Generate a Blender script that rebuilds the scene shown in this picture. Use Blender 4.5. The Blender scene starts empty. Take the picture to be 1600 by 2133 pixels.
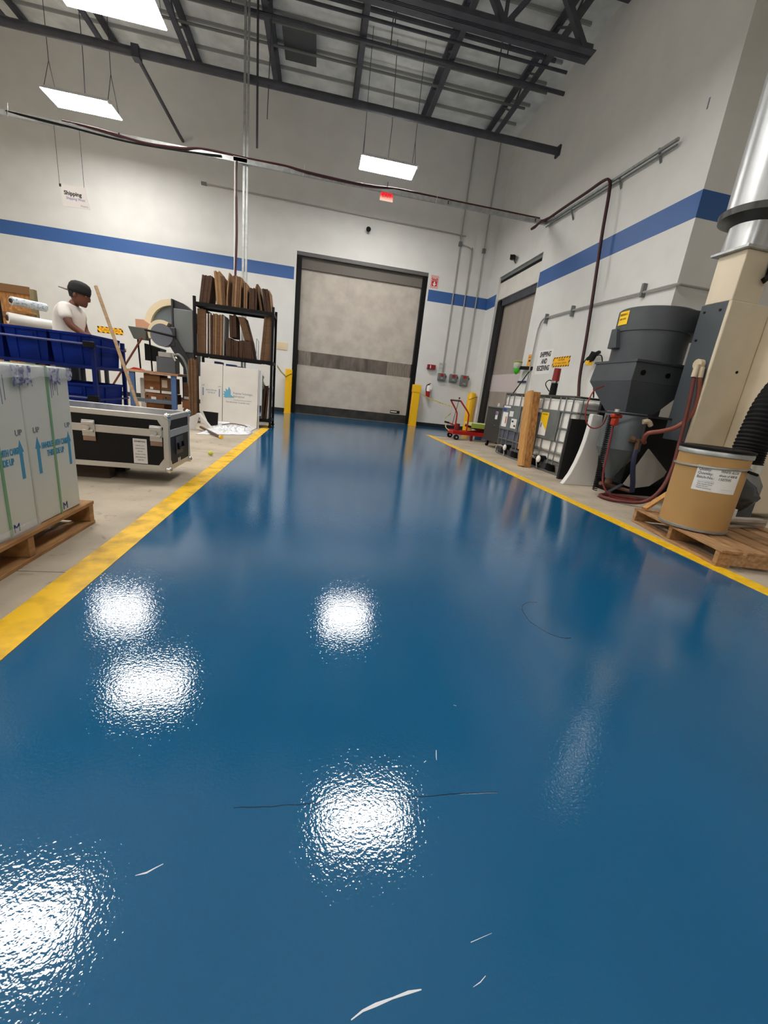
import bpy, bmesh, math, random
from mathutils import Vector, Matrix
random.seed(7)
SC = bpy.context.scene
COL = SC.collection
PI = math.pi

# ------------------------------------------------------------------ camera
CAM_H = 0.85
cam = bpy.data.cameras.new('camera'); cam_o = bpy.data.objects.new('camera', cam); COL.objects.link(cam_o)
cam.sensor_fit = 'HORIZONTAL'; cam.sensor_width = 36.0; cam.lens = 36.0 * 846.56 / 1600.0
cam.clip_start = 0.02; cam.clip_end = 100
_p, _y, _r = math.radians(16.3144), math.radians(10.4806), math.radians(6.5469)
def _m(rows): return Matrix(rows)
_B = _m(((1, 0, 0), (0, 0, -1), (0, 1, 0)))
_Ry = _m(((math.cos(_y), -math.sin(_y), 0), (math.sin(_y), math.cos(_y), 0), (0, 0, 1)))
_Rp = _m(((1, 0, 0), (0, math.cos(_p), -math.sin(_p)), (0, math.sin(_p), math.cos(_p))))
_Rr = _m(((math.cos(_r), -math.sin(_r), 0), (math.sin(_r), math.cos(_r), 0), (0, 0, 1)))
_R = _Rr @ _Rp @ _B @ _Ry                      # world -> camera (x right, y down, z forward)
_C = _R.transposed() @ Matrix(((1, 0, 0), (0, -1, 0), (0, 0, -1)))
cam_o.matrix_world = Matrix.Translation((0, 0, CAM_H)) @ _C.to_4x4()
SC.camera = cam_o

# ------------------------------------------------------------------ world, exposure
w = bpy.data.worlds.new('world'); SC.world = w; w.use_nodes = True
w.node_tree.nodes['Background'].inputs[0].default_value = (0.02, 0.02, 0.021, 1)
w.node_tree.nodes['Background'].inputs[1].default_value = 1.0
SC.view_settings.view_transform = 'Standard'; SC.view_settings.look = 'None'
SC.view_settings.gamma = 1.0; SC.view_settings.use_curve_mapping = False
SC.view_settings.exposure = 0.0
LAMP = 55.0                                    # radiance of the lamp diffusers
SC.cycles.max_bounces = 10; SC.cycles.diffuse_bounces = 6; SC.cycles.glossy_bounces = 4
SC.cycles.transparent_max_bounces = 12; SC.cycles.sample_clamp_indirect = 4.0
SC.cycles.use_denoising = True

# ------------------------------------------------------------------ materials
def lin(c):
    o = []
    for v in c[:3]:
        v /= 255.0
        o.append(v / 12.92 if v <= 0.04045 else ((v + 0.055) / 1.055) ** 2.4)
    return (*o, 1)
_mats = {}
def mat(name, c, rough=0.6, metal=0.0, c2=None, scale=6.0, stretch=(1, 1, 1), bump=0.0, bscale=60.0, emit=None, es=0.0, spec=0.5, trans=0.0, alpha=1.0, lo=0.35, hi=0.65, detail=4):
    if name in _mats: return _mats[name]
    m = bpy.data.materials.new(name); m.use_nodes = True; nt = m.node_tree; b = nt.nodes['Principled BSDF']
    b.inputs['Base Color'].default_value = lin(c); b.inputs['Roughness'].default_value = rough
    b.inputs['Metallic'].default_value = metal; b.inputs['Specular IOR Level'].default_value = spec
    b.inputs['Transmission Weight'].default_value = trans; b.inputs['Alpha'].default_value = alpha
    if emit: b.inputs['Emission Color'].default_value = lin(emit); b.inputs['Emission Strength'].default_value = es
    if c2 or bump:
        tc = nt.nodes.new('ShaderNodeTexCoord'); mp = nt.nodes.new('ShaderNodeMapping')
        mp.inputs['Scale'].default_value = stretch; nt.links.new(tc.outputs['Object'], mp.inputs['Vector'])
    if c2:
        n = nt.nodes.new('ShaderNodeTexNoise'); n.inputs['Scale'].default_value = scale; n.inputs['Detail'].default_value = detail
        nt.links.new(mp.outputs[0], n.inputs['Vector'])
        r = nt.nodes.new('ShaderNodeValToRGB'); r.color_ramp.elements[0].position = lo; r.color_ramp.elements[1].position = hi
        r.color_ramp.elements[0].color = lin(c); r.color_ramp.elements[1].color = lin(c2)
        nt.links.new(n.outputs['Fac'], r.inputs[0]); nt.links.new(r.outputs[0], b.inputs['Base Color'])
    if bump:
        n2 = nt.nodes.new('ShaderNodeTexNoise'); n2.inputs['Scale'].default_value = bscale; n2.inputs['Detail'].default_value = 3
        nt.links.new(mp.outputs[0], n2.inputs['Vector'])
        bp = nt.nodes.new('ShaderNodeBump'); bp.inputs['Strength'].default_value = bump; bp.inputs['Distance'].default_value = 0.01
        nt.links.new(n2.outputs['Fac'], bp.inputs['Height']); nt.links.new(bp.outputs[0], b.inputs['Normal'])
    _mats[name] = m
    return m

def node_math(nt, op, a, b=None, c=None):
    n = nt.nodes.new('ShaderNodeMath'); n.operation = op
    for i, v in enumerate((a, b, c)):
        if v is None: continue
        if isinstance(v, (int, float)): n.inputs[i].default_value = v
        else: nt.links.new(v, n.inputs[i])
    return n.outputs[0]

def epoxy_material():
    m = bpy.data.materials.new('blue epoxy'); m.use_nodes = True; nt = m.node_tree; b = nt.nodes['Principled BSDF']
    tc = nt.nodes.new('ShaderNodeTexCoord')
    n = nt.nodes.new('ShaderNodeTexNoise'); n.inputs['Scale'].default_value = 1.2; n.inputs['Detail'].default_value = 3
    nt.links.new(tc.outputs['Object'], n.inputs['Vector'])
    r = nt.nodes.new('ShaderNodeValToRGB'); r.color_ramp.elements[0].position = 0.3; r.color_ramp.elements[1].position = 0.7
    r.color_ramp.elements[0].color = lin((18, 82, 121)); r.color_ramp.elements[1].color = lin((21, 88, 129))
    nt.links.new(n.outputs['Fac'], r.inputs[0])
    # hairline cracks in the slab under the coat: one straight joint and one short curved crack
    sx = nt.nodes.new('ShaderNodeSeparateXYZ'); nt.links.new(tc.outputs['Object'], sx.inputs[0])
    wv = nt.nodes.new('ShaderNodeTexNoise'); wv.inputs['Scale'].default_value = 14; wv.inputs['Detail'].default_value = 4
    nt.links.new(tc.outputs['Object'], wv.inputs['Vector'])
    wob = node_math(nt, 'MULTIPLY', node_math(nt, 'SUBTRACT', wv.outputs['Fac'], 0.5), 0.012)
    dy = node_math(nt, 'ABSOLUTE', node_math(nt, 'SUBTRACT', node_math(nt, 'ADD', sx.outputs[1], wob), 0.652))
    crack = node_math(nt, 'LESS_THAN', dy, 0.0011)
    inx = node_math(nt, 'MULTIPLY', node_math(nt, 'GREATER_THAN', sx.outputs[0], -0.12), node_math(nt, 'LESS_THAN', sx.outputs[0], 0.46))
    crack = node_math(nt, 'MULTIPLY', crack, inx)
    ex = node_math(nt, 'SUBTRACT', node_math(nt, 'ADD', sx.outputs[0], node_math(nt, 'MULTIPLY', wob, 2.5)), 1.02)
    ey = node_math(nt, 'SUBTRACT', sx.outputs[1], 1.40)
    rr = node_math(nt, 'SQRT', node_math(nt, 'ADD', node_math(nt, 'MULTIPLY', ex, ex), node_math(nt, 'MULTIPLY', node_math(nt, 'MULTIPLY', ey, ey), 0.45)))
    arc = node_math(nt, 'LESS_THAN', node_math(nt, 'ABSOLUTE', node_math(nt, 'SUBTRACT', rr, 0.095)), 0.0016)
    arc = node_math(nt, 'MULTIPLY', arc, node_math(nt, 'LESS_THAN', ex, 0.02))
    cr = node_math(nt, 'MAXIMUM', crack, arc)
    mx = nt.nodes.new('ShaderNodeMixRGB'); mx.inputs[2].default_value = lin((8, 36, 60))
    nt.links.new(cr, mx.inputs[0]); nt.links.new(r.outputs[0], mx.inputs[1]); nt.links.new(mx.outputs[0], b.inputs['Base Color'])
    # orange peel in the coat
    n2 = nt.nodes.new('ShaderNodeTexNoise'); n2.inputs['Scale'].default_value = 150; n2.inputs['Detail'].default_value = 1.5
    nt.links.new(tc.outputs['Object'], n2.inputs['Vector'])
    n3 = nt.nodes.new('ShaderNodeTexNoise'); n3.inputs['Scale'].default_value = 3.0; n3.inputs['Detail'].default_value = 2
    nt.links.new(tc.outputs['Object'], n3.inputs['Vector'])
    h = node_math(nt, 'ADD', node_math(nt, 'MULTIPLY', n2.outputs['Fac'], 0.0013), node_math(nt, 'MULTIPLY', n3.outputs['Fac'], 0.0006))
    h = node_math(nt, 'SUBTRACT', h, node_math(nt, 'MULTIPLY', cr, 0.002))
    bp = nt.nodes.new('ShaderNodeBump'); bp.inputs['Strength'].default_value = 0.26; bp.inputs['Distance'].default_value = 1.0
    nt.links.new(h, bp.inputs['Height']); nt.links.new(bp.outputs[0], b.inputs['Normal'])
    b.inputs['Roughness'].default_value = 0.05; b.inputs['Specular IOR Level'].default_value = 0.8; b.inputs['IOR'].default_value = 1.5
    return m

def concrete_material():
    m = mat('concrete', (156, 144, 126), 0.75, c2=(190, 177, 157), scale=2.2, detail=8, bump=0.15, bscale=40, lo=0.3, hi=0.7)
    nt = m.node_tree; b = nt.nodes['Principled BSDF']; src = b.inputs['Base Color'].links[0].from_socket
    tc = nt.nodes.new('ShaderNodeTexCoord')
    mu = nt.nodes.new('ShaderNodeTexNoise'); mu.inputs['Scale'].default_value = 9; mu.inputs['Detail'].default_value = 6; mu.inputs['Distortion'].default_value = 1.5
    nt.links.new(tc.outputs['Object'], mu.inputs['Vector'])
    r = nt.nodes.new('ShaderNodeValToRGB'); r.color_ramp.elements[0].position = 0.62; r.color_ramp.elements[1].position = 0.74
    nt.links.new(mu.outputs['Fac'], r.inputs[0])
    sx = nt.nodes.new('ShaderNodeSeparateXYZ'); nt.links.new(tc.outputs['Object'], sx.inputs[0])
    j = None
    for k, (ax, v) in enumerate(((1, 1.70), (1, 4.75), (1, 7.8), (0, -3.9), (0, 3.9))):
        d = node_math(nt, 'LESS_THAN', node_math(nt, 'ABSOLUTE', node_math(nt, 'SUBTRACT', sx.outputs[ax], v)), 0.003)
        j = d if j is None else node_math(nt, 'MAXIMUM', j, d)
    f = node_math(nt, 'MAXIMUM', node_math(nt, 'MULTIPLY', r.outputs[0], 0.45), node_math(nt, 'MULTIPLY', j, 0.8))
    mx = nt.nodes.new('ShaderNodeMixRGB'); mx.inputs[2].default_value = lin((70, 64, 58))
    nt.links.new(f, mx.inputs[0]); nt.links.new(src, mx.inputs[1]); nt.links.new(mx.outputs[0], b.inputs['Base Color'])
    return m

def stripe_material(name, ca, cb, pitch=0.05, slope=1.0, axes=(0, 2)):
    m = bpy.data.materials.new(name); m.use_nodes = True; nt = m.node_tree; b = nt.nodes['Principled BSDF']
    tc = nt.nodes.new('ShaderNodeTexCoord'); sx = nt.nodes.new('ShaderNodeSeparateXYZ'); nt.links.new(tc.outputs['Object'], sx.inputs[0])
    s = node_math(nt, 'ADD', sx.outputs[axes[0]], node_math(nt, 'MULTIPLY', sx.outputs[axes[1]], slope))
    f = node_math(nt, 'GREATER_THAN', node_math(nt, 'FRACT', node_math(nt, 'DIVIDE', s, pitch)), 0.5)
    mx = nt.nodes.new('ShaderNodeMixRGB'); mx.inputs[1].default_value = lin(ca); mx.inputs[2].default_value = lin(cb)
    nt.links.new(f, mx.inputs[0]); nt.links.new(mx.outputs[0], b.inputs['Base Color']); b.inputs['Roughness'].default_value = 0.5
    return m

WHITE_WALL = mat('white wall paint', (219, 218, 213), 0.7, c2=(224, 223, 218), scale=3, bump=0.04, bscale=120)
CEIL = mat('grey deck', (236, 238, 236), 0.7, c2=(206, 210, 208), scale=2.5, detail=8)
BLUE_PAINT = mat('blue stripe paint', (52, 94, 154), 0.5)
YELLOW = mat('yellow line paint', (246, 196, 24), 0.5, c2=(226, 176, 20), scale=20, detail=8)
YELLOW_WORN = mat('worn yellow line paint', (240, 190, 30), 0.55, c2=(186, 142, 30), scale=9, detail=10, lo=0.45, hi=0.72)
SAFETY = mat('safety yellow', (248, 190, 8), 0.4)
BLACK = mat('black paint', (9, 9, 9), 0.5, spec=0.22)
BLACKR = mat('black rubber', (14, 14, 15), 0.7, spec=0.25)
STEEL_DK = mat('dark steel primer', (70, 71, 80), 0.55, c2=(58, 59, 66), scale=5)
STEEL = mat('galvanised steel', (178, 180, 178), 0.4, 0.7, c2=(156, 158, 156), scale=14)
ALU = mat('aluminium', (205, 204, 200), 0.35, 0.85)
CHROME = mat('bright zinc', (225, 225, 222), 0.18, 1.0)
GREY_PAINT = mat('dark grey machine paint', (70, 74, 78), 0.45, c2=(64, 68, 72), scale=4)
GREY_MID = mat('mid grey paint', (112, 114, 112), 0.5)
BEIGE = mat('beige machine paint', (224, 210, 184), 0.5, c2=(216, 202, 176), scale=3)
PIPE = mat('conduit zinc', (176, 174, 168), 0.4, 0.35)
CARD = mat('brown corrugated card', (118, 86, 58), 0.8, c2=(100, 72, 46), scale=5, stretch=(1, 1, 6))
CARD_DK = mat('dark corrugated card', (82, 54, 36), 0.85, c2=(66, 44, 30), scale=8, stretch=(1, 1, 6))
CARD_LT = mat('light corrugated card', (164, 126, 86), 0.8, c2=(146, 108, 72), scale=5)
CARTON_W = mat('white carton', (226, 221, 212), 0.65, c2=(220, 215, 206), scale=4)
WOOD = mat('pallet wood', (176, 132, 82), 0.75, c2=(140, 98, 56), scale=7, stretch=(4, 1, 4), detail=8)
WOOD_RAW = mat('rough pallet wood', (178, 140, 98), 0.8, c2=(146, 106, 68), scale=9, stretch=(5, 1, 5), detail=8)
OSB = mat('plywood', (186, 132, 72), 0.7, c2=(140, 92, 46), scale=12, stretch=(3, 3, 1), detail=6)
LUMBER = mat('lumber', (206, 156, 92), 0.7, c2=(188, 134, 72), scale=8, stretch=(6, 6, 1))
BIN_BLUE = mat('blue bin plastic', (2, 36, 122), 0.6, c2=(2, 29, 102), scale=3, spec=0.12)
RACK_BLUE = mat('blue rack steel', (8, 28, 92), 0.5, spec=0.15)
BENCH_BLUE = mat('blue grey bench paint', (72, 104, 150), 0.5)
RED = mat('red paint', (176, 22, 20), 0.4)
RED_HOSE = mat('red rubber hose', (108, 48, 42), 0.6, c2=(94, 40, 36), scale=9)
DARK_RED = mat('dark red hose', (66, 24, 30), 0.5)
PAPER = mat('white paper', (235, 233, 228), 0.6)
TEXT_BLK = mat('black print', (20, 20, 22), 0.6)
TEXT_TEAL = mat('teal print', (64, 140, 176), 0.6)
TEXT_GREY = mat('grey print', (120, 124, 128), 0.6)
TEXT_BLUE = mat('blue print', (52, 62, 140), 0.6)
TEXT_RED = mat('red print', (200, 30, 34), 0.6)
YEL_PRINT = mat('yellow print', (250, 205, 20), 0.5)
GREEN_STRAP = mat('green strap', (118, 160, 118), 0.4)
FILM = mat('stretch film', (235, 238, 245), 0.12, alpha=0.2)
FILM_BLUE = mat('printed film', (84, 90, 150), 0.2, alpha=0.55, c2=(210, 212, 226), scale=60, lo=0.45, hi=0.55)

# ------------------------------------------------------------------ mesh builder
class MB:
    def __init__(s): s.v = []; s.f = []; s.sm = []
    def add(s, vs, fs, smooth=False):
        o = len(s.v); s.v += [Vector(p) for p in vs]; s.f += [tuple(i + o for i in f) for f in fs]; s.sm += [smooth] * len(fs); return s
    def box(s, x0, x1, y0, y1, z0, z1, T=None):
        vs = [Vector((x, y, z)) for z in (z0, z1) for y in (y0, y1) for x in (x0, x1)]
        if T is not None: vs = [T @ p for p in vs]
        return s.add(vs, [(0, 2, 3, 1), (4, 5, 7, 6), (0, 1, 5, 4), (2, 6, 7, 3), (0, 4, 6, 2), (1, 3, 7, 5)])
    def bar(s, p, q, wd, h=None, up=(0, 0, 1)):
        p, q = Vector(p), Vector(q); h = h or wd; d = (q - p).normalized(); u = Vector(up)
        if abs(d.dot(u)) > 0.98: u = Vector((0, 1, 0))
        a = d.cross(u).normalized() * wd / 2; b = a.cross(d).normalized() * h / 2
        vs = [c + i * a + j * b for c in (p, q) for j in (-1, 1) for i in (-1, 1)]
        return s.add(vs, [(0, 1, 3, 2), (4, 6, 7, 5), (0, 4, 5, 1), (2, 3, 7, 6), (0, 2, 6, 4), (1, 5, 7, 3)])
    def tube(s, pts, r, n=8, cap=True, smooth=True):
        pts = [Vector(p) for p in pts]; rs = r if isinstance(r, (list, tuple)) else [r] * len(pts)
        vs = []; u = None
        for i, p in enumerate(pts):
            d = (pts[min(i + 1, len(pts) - 1)] - pts[max(i - 1, 0)]).normalized()
            if u is None:
                u = Vector((0, 0, 1)) if abs(d.z) < 0.9 else Vector((1, 0, 0))
            u = (u - d * u.dot(d)).normalized(); v = d.cross(u)
            vs += [p + rs[i] * (math.cos(2 * PI * k / n) * u + math.sin(2 * PI * k / n) * v) for k in range(n)]
        fs = [(i * n + k, i * n + (k + 1) % n, (i + 1) * n + (k + 1) % n, (i + 1) * n + k) for i in range(len(pts) - 1) for k in range(n)]
        s.add(vs, fs, smooth)
        if cap:
            o = len(s.v) - len(vs)
            s.f += [tuple(o + k for k in reversed(range(n))), tuple(o + (len(pts) - 1) * n + k for k in range(n))]; s.sm += [False, False]
        return s
    def cyl(s, c, r, h, ax=2, n=24, r2=None):
        c = Vector(c); d = Vector([1 if i == ax else 0 for i in range(3)])
        return s.tube([c, c + d * h], [r, r if r2 is None else r2], n)
    def lathe(s, prof, c, n=32, cap=True):
        c = Vector(c); vs = [c + Vector((r * math.cos(2 * PI * k / n), r * math.sin(2 * PI * k / n), z)) for r, z in prof for k in range(n)]
        m = len(prof)
        s.add(vs, [(i * n + k, i * n + (k + 1) % n, (i + 1) * n + (k + 1) % n, (i + 1) * n + k) for i in range(m - 1) for k in range(n)], True)
        if cap:
            o = len(s.v) - len(vs)
            s.f += [tuple(o + k for k in reversed(range(n))), tuple(o + (m - 1) * n + k for k in range(n))]; s.sm += [False, False]
        return s
    def prism(s, poly, a, b, ax=1):
        """poly in the plane normal to axis ax (two remaining axes in order), extruded a..b"""
        n = len(poly)
        def P(u, v, t): return (t, u, v) if ax == 0 else ((u, t, v) if ax == 1 else (u, v, t))
        vs = [P(u, v, a) for u, v in poly] + [P(u, v, b) for u, v in poly]
        return s.add(vs, [tuple(range(n)), tuple(reversed(range(n, 2 * n)))] + [(i, n + i, n + (i + 1) % n, (i + 1) % n) for i in range(n)])
    def frustum(s, c0, w0, d0, c1, w1, d1):
        vs = [(c[0] + i * wv / 2, c[1] + j * dv / 2, c[2]) for c, wv, dv in ((c0, w0, d0), (c1, w1, d1)) for j in (-1, 1) for i in (-1, 1)]
        return s.add(vs, [(0, 2, 3, 1), (4, 5, 7, 6), (0, 1, 5, 4), (2, 6, 7, 3), (0, 4, 6, 2), (1, 3, 7, 5)])
    def sphere(s, c, r, n=12, sc=(1, 1, 1)):
        c = Vector(c); vs = []; m = n // 2
        for i in range(1, m):
            t = PI * i / m
            vs += [c + r * Vector((sc[0] * math.sin(t) * math.cos(2 * PI * k / n), sc[1] * math.sin(t) * math.sin(2 * PI * k / n), sc[2] * math.cos(t))) for k in range(n)]
        o = len(vs); vs += [c + Vector((0, 0, r * sc[2])), c - Vector((0, 0, r * sc[2]))]
        fs = [(i * n + k, (i + 1) * n + k, (i + 1) * n + (k + 1) % n, i * n + (k + 1) % n) for i in range(m - 2) for k in range(n)]
        fs += [(o, k, (k + 1) % n) for k in range(n)] + [(o + 1, (m - 2) * n + (k + 1) % n, (m - 2) * n + k) for k in range(n)]
        return s.add(vs, fs, True)
    def xf(s, T, start=0):
        s.v = s.v[:start] + [T @ p for p in s.v[start:]]; return s

ORG = {}
def obj(name, mb, material, parent=None, bevel=0.0, origin=None, kind=None, sub=0, fixn=True):
    o_ = ORG[parent.name] if parent is not None else Vector(origin or (0, 0, 0))
    me = bpy.data.meshes.new(name)
    me.from_pydata([p - o_ for p in mb.v], [], mb.f); me.polygons.foreach_set('use_smooth', mb.sm)
    if fixn:
        bm = bmesh.new(); bm.from_mesh(me); bmesh.ops.recalc_face_normals(bm, faces=bm.faces); bm.to_mesh(me); bm.free()
    me.set_sharp_from_angle(angle=math.radians(42))
    for m in (material if isinstance(material, (list, tuple)) else [material]): me.materials.append(m)
    o = bpy.data.objects.new(name, me); COL.objects.link(o)
    if parent is not None: o.parent = parent
    else: o.location = o_
    ORG[o.name] = o_
    if bevel:
        b = o.modifiers.new('bevel', 'BEVEL'); b.width = bevel; b.segments = 2; b.limit_method = 'ANGLE'; b.angle_limit = math.radians(40)
    if sub:
        q = o.modifiers.new('sub', 'SUBSURF'); q.levels = sub; q.render_levels = sub
    if kind: o['kind'] = kind
    return o
def tag(o, label, cat, group=None):
    o['label'] = label; o['category'] = cat
    if group: o['group'] = group
    return o
def thing(name, label, cat, loc, group=None):
    o = bpy.data.objects.new(name, None); COL.objects.link(o); o.location = loc; ORG[o.name] = Vector(loc)
    o.empty_display_size = 0.1
    return tag(o, label, cat, group)
def one(name, label, cat, mb, material, origin, group=None, bevel=0.0, **k):
    return tag(obj(name, mb, material, None, bevel, origin, **k), label, cat, group)
def sroot(name, loc=(0, 0, 0)):
    o = bpy.data.objects.new(name, None); COL.objects.link(o); o.location = loc; ORG[o.name] = Vector(loc); o['kind'] = 'structure'
    o.empty_display_size = 0.1
    return o
def struct(name, mb, material, parent=None, bevel=0.0, **k):
    return obj(name, mb, material, parent, bevel, kind=None if parent else 'structure', **k)
def B(*a): return MB().box(*a)

def text(body, size, pos, xd, up, material, parent, name='lettering', sx=1.0, align='CENTER', th=0.0006, shear=0.0, wrap=None, line=1.0, bold=0.0):
    """flat lettering lying in the plane spanned by xd and up, standing th proud; wrap=(cx, cy, r) bends it round an upright cylinder"""
    cu = bpy.data.curves.new('t', 'FONT'); cu.body = body; cu.size = size; cu.align_x = align; cu.align_y = 'CENTER'; cu.extrude = th; cu.shear = shear
    cu.resolution_u = 3; cu.space_line = line; cu.offset = bold
    ob = bpy.data.objects.new('t', cu); COL.objects.link(ob)
    dg = bpy.context.evaluated_depsgraph_get()
    me = bpy.data.meshes.new_from_object(ob.evaluated_get(dg)); COL.objects.unlink(ob); bpy.data.objects.remove(ob); bpy.data.curves.remove(cu)
    xd, up, pos = Vector(xd).normalized(), Vector(up).normalized(), Vector(pos); nz = xd.cross(up)
    o_ = ORG[parent.name]
    for v in me.vertices:
        p = pos + xd * v.co.x * sx + up * v.co.y + nz * v.co.z
        if wrap:
            cx, cy, r = wrap; a0 = math.atan2(pos.y - cy, pos.x - cx); a = a0 + v.co.x * sx / r
            rr = r + v.co.z + 0.0012; p = Vector((cx + rr * math.cos(a), cy + rr * math.sin(a), pos.z + v.co.y))
        v.co = p - o_
    me.materials.clear(); me.materials.append(material)
    o = bpy.data.objects.new(name, me); COL.objects.link(o); o.parent = parent; ORG[o.name] = o_
    return o

def catenary(p, q, sag, n=12):
    p, q = Vector(p), Vector(q)
    return [p.lerp(q, i / n) - Vector((0, 0, sag * 4 * (i / n) * (1 - i / n))) for i in range(n + 1)]
def spline(pts, n=8):
    pts = [Vector(p) for p in pts]; P = [2 * pts[0] - pts[1]] + pts + [2 * pts[-1] - pts[-2]]; out = []
    for i in range(1, len(P) - 2):
        a, b, c, d = P[i - 1:i + 3]
        for k in range(n):
            t = k / n
            out.append(0.5 * ((2 * b) + (c - a) * t + (2 * a - 5 * b + 4 * c - d) * t * t + (3 * b - a - 3 * c + d) * t ** 3))
    return out + [pts[-1]]

# ================================================================== the room
YB, XR, ZC, YJ = 12.25, 4.54, 7.42, 5.36
XL, XF, YF = -9.5, 8.0, -6.0

def wall_sheet(us, zs, holes, P, thick, normal):
    """wall of connected cells between us and zs with rectangular holes left open; P(u, z) gives the front point"""
    vs = []; fs = []; idx = {}
    N = Vector(normal) * -thick
    def V(i, j, k):
        key = (i, j, k)
        if key not in idx: idx[key] = len(vs); vs.append(Vector(P(us[i], zs[j])) + (N if k else Vector((0, 0, 0))))
        return idx[key]
    solid = {(i, j): (i, j) not in holes for i in range(len(us) - 1) for j in range(len(zs) - 1)}
    for (i, j), ok in solid.items():
        if not ok: continue
        for k in (0, 1): fs.append((V(i, j, k), V(i + 1, j, k), V(i + 1, j + 1, k), V(i, j + 1, k)))
        for (di, dj, a, b) in ((-1, 0, (i, j), (i, j + 1)), (1, 0, (i + 1, j), (i + 1, j + 1)), (0, -1, (i, j), (i + 1, j)), (0, 1, (i, j + 1), (i + 1, j + 1))):
            if not solid.get((i + di, j + dj), False): fs.append((V(*a, 0), V(*b, 0), V(*b, 1), V(*a, 1)))
    m = MB(); m.add(vs, fs); return m

struct('floor', B(XL, XF, YF, YB + 0.8, -0.2, 0), concrete_material())
fc = struct('floor_coating', MB().prism([(-0.845, YF), (2.525, YF), (2.525, 9.40), (XR, 9.40), (XR, YB), (-2.6, YB), (-2.6, 8.62), (-0.845, 8.62)], 0, 0.004, 2), epoxy_material())
struct('trim_1', MB().prism([(-0.975, YF), (-0.842, YF), (-0.842, 8.36), (-0.975, 8.36)], 0, 0.006, 2), YELLOW_WORN)
struct('trim_2', MB().prism([(2.522, YF), (2.645, YF), (2.645, 9.36), (2.522, 9.42)], 0, 0.006, 2), YELLOW)
# places where the coat is chipped or scuffed to the bare white primer
CHIP = mat('bare primer', (214, 218, 222), 0.6)
def chip(pts, wd):
    m = MB(); L = []; R = []
    for i, (x, y) in enumerate(pts):
        a = Vector((*pts[max(i - 1, 0)], 0)); b = Vector((*pts[min(i + 1, len(pts) - 1)], 0)); d = (b - a).normalized(); n = Vector((-d.y, d.x, 0))
        ww = wd * (0.35 + 0.65 * random.random()) * (0.4 if i in (0, len(pts) - 1) else 1)
        L.append((x + n.x * ww, y + n.y * ww)); R.append((x - n.x * ww, y - n.y * ww))
    m.prism(L + R[::-1], 0.004, 0.0046, 2); obj('paint_chip', m, CHIP, fc)
chip([(0.098, 0.335), (0.115, 0.342), (0.135, 0.346), (0.16, 0.35), (0.185, 0.3535), (0.205, 0.3545)], 0.0028)
chip([(-0.262, 0.543), (-0.245, 0.546), (-0.232, 0.553), (-0.222, 0.558)], 0.0022)
chip([(0.285, 0.349), (0.298, 0.353), (0.309, 0.359)], 0.0014)
chip([(0.345, 0.770), (0.340, 0.752), (0.338, 0.742)], 0.0022)
chip([(0.305, 0.737), (0.311, 0.741)], 0.002)
chip([(0.44, 0.92), (0.447, 0.917)], 0.002)
chip([(0.30, 0.40), (0.34, 0.408)], 0.0010)

struct('wall_back', wall_sheet([XL, -0.79, 2.75, XF], [0, 4.10, ZC], {(1, 0)}, lambda u, z: (u, YB, z), 0.35, (0, -1, 0)), WHITE_WALL)
struct('wall_right', wall_sheet([YJ, 9.35, 11.60, YB], [0, 4.10, ZC], {(1, 0)}, lambda u, z: (XR, u, z), 0.35, (-1, 0, 0)), WHITE_WALL)
struct('wall_jog', wall_sheet([XR + 0.35, XF], [0, ZC], set(), lambda u, z: (u, YJ, z), 0.3, (0, -1, 0)), WHITE_WALL)
struct('wall_side', wall_sheet([YF, YJ], [0, ZC], set(), lambda u, z: (XF, u, z), 0.2, (-1, 0, 0)), WHITE_WALL)
struct('wall_left', wall_sheet([YF, YB], [0, ZC], set(), lambda u, z: (XL, u, z), 0.2, (1, 0, 0)), WHITE_WALL)
struct('wall_front', wall_sheet([XL, XF], [0, ZC], set(), lambda u, z: (u, YF, z), 0.2, (0, 1, 0)), WHITE_WALL)
ceil = struct('ceiling', B(XL, XF, YF, YB, ZC, ZC + 0.15), CEIL)
CEIL_D = mat('deck purlin', (150, 152, 150), 0.7)
for y in (11.6, 10.9, 10.2, 9.6, 8.7, 7.6):
    obj('purlin', B(XL, XR - 0.25, y - 0.02, y + 0.02, ZC - 0.05, ZC), CEIL_D, ceil)
# painted stripe, a band a few tenths of a millimetre proud of the wall
def stripe(n, *a): struct('trim_%d' % n, B(*a), BLUE_PAINT)
stripe(3, XL, -0.84, YB - 0.002, YB, 3.42, 3.715)
stripe(4, 2.80, XR, YB - 0.002, YB, 3.41, 3.70)
stripe(5, XR - 0.002, XR, 11.62, YB - 0.002, 3.40, 3.70)
stripe(6, XR - 0.002, XR, YJ - 0.002, 9.33, 3.39, 3.695)
stripe(7, XR - 0.002, XF, YJ - 0.002, YJ, 3.39, 3.695)
BASEB = mat('black cove base', (26, 27, 28), 0.5)
struct('baseboard_back', B(2.76, XR, YB - 0.012, YB, 0.0, 0.11), BASEB)
struct('baseboard_left', B(XL, -0.80, YB - 0.012, YB, 0.0, 0.11), BASEB)
struct('baseboard_right', B(XR - 0.012, XR, 5.37, 9.34, 0.0, 0.11), BASEB)

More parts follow.
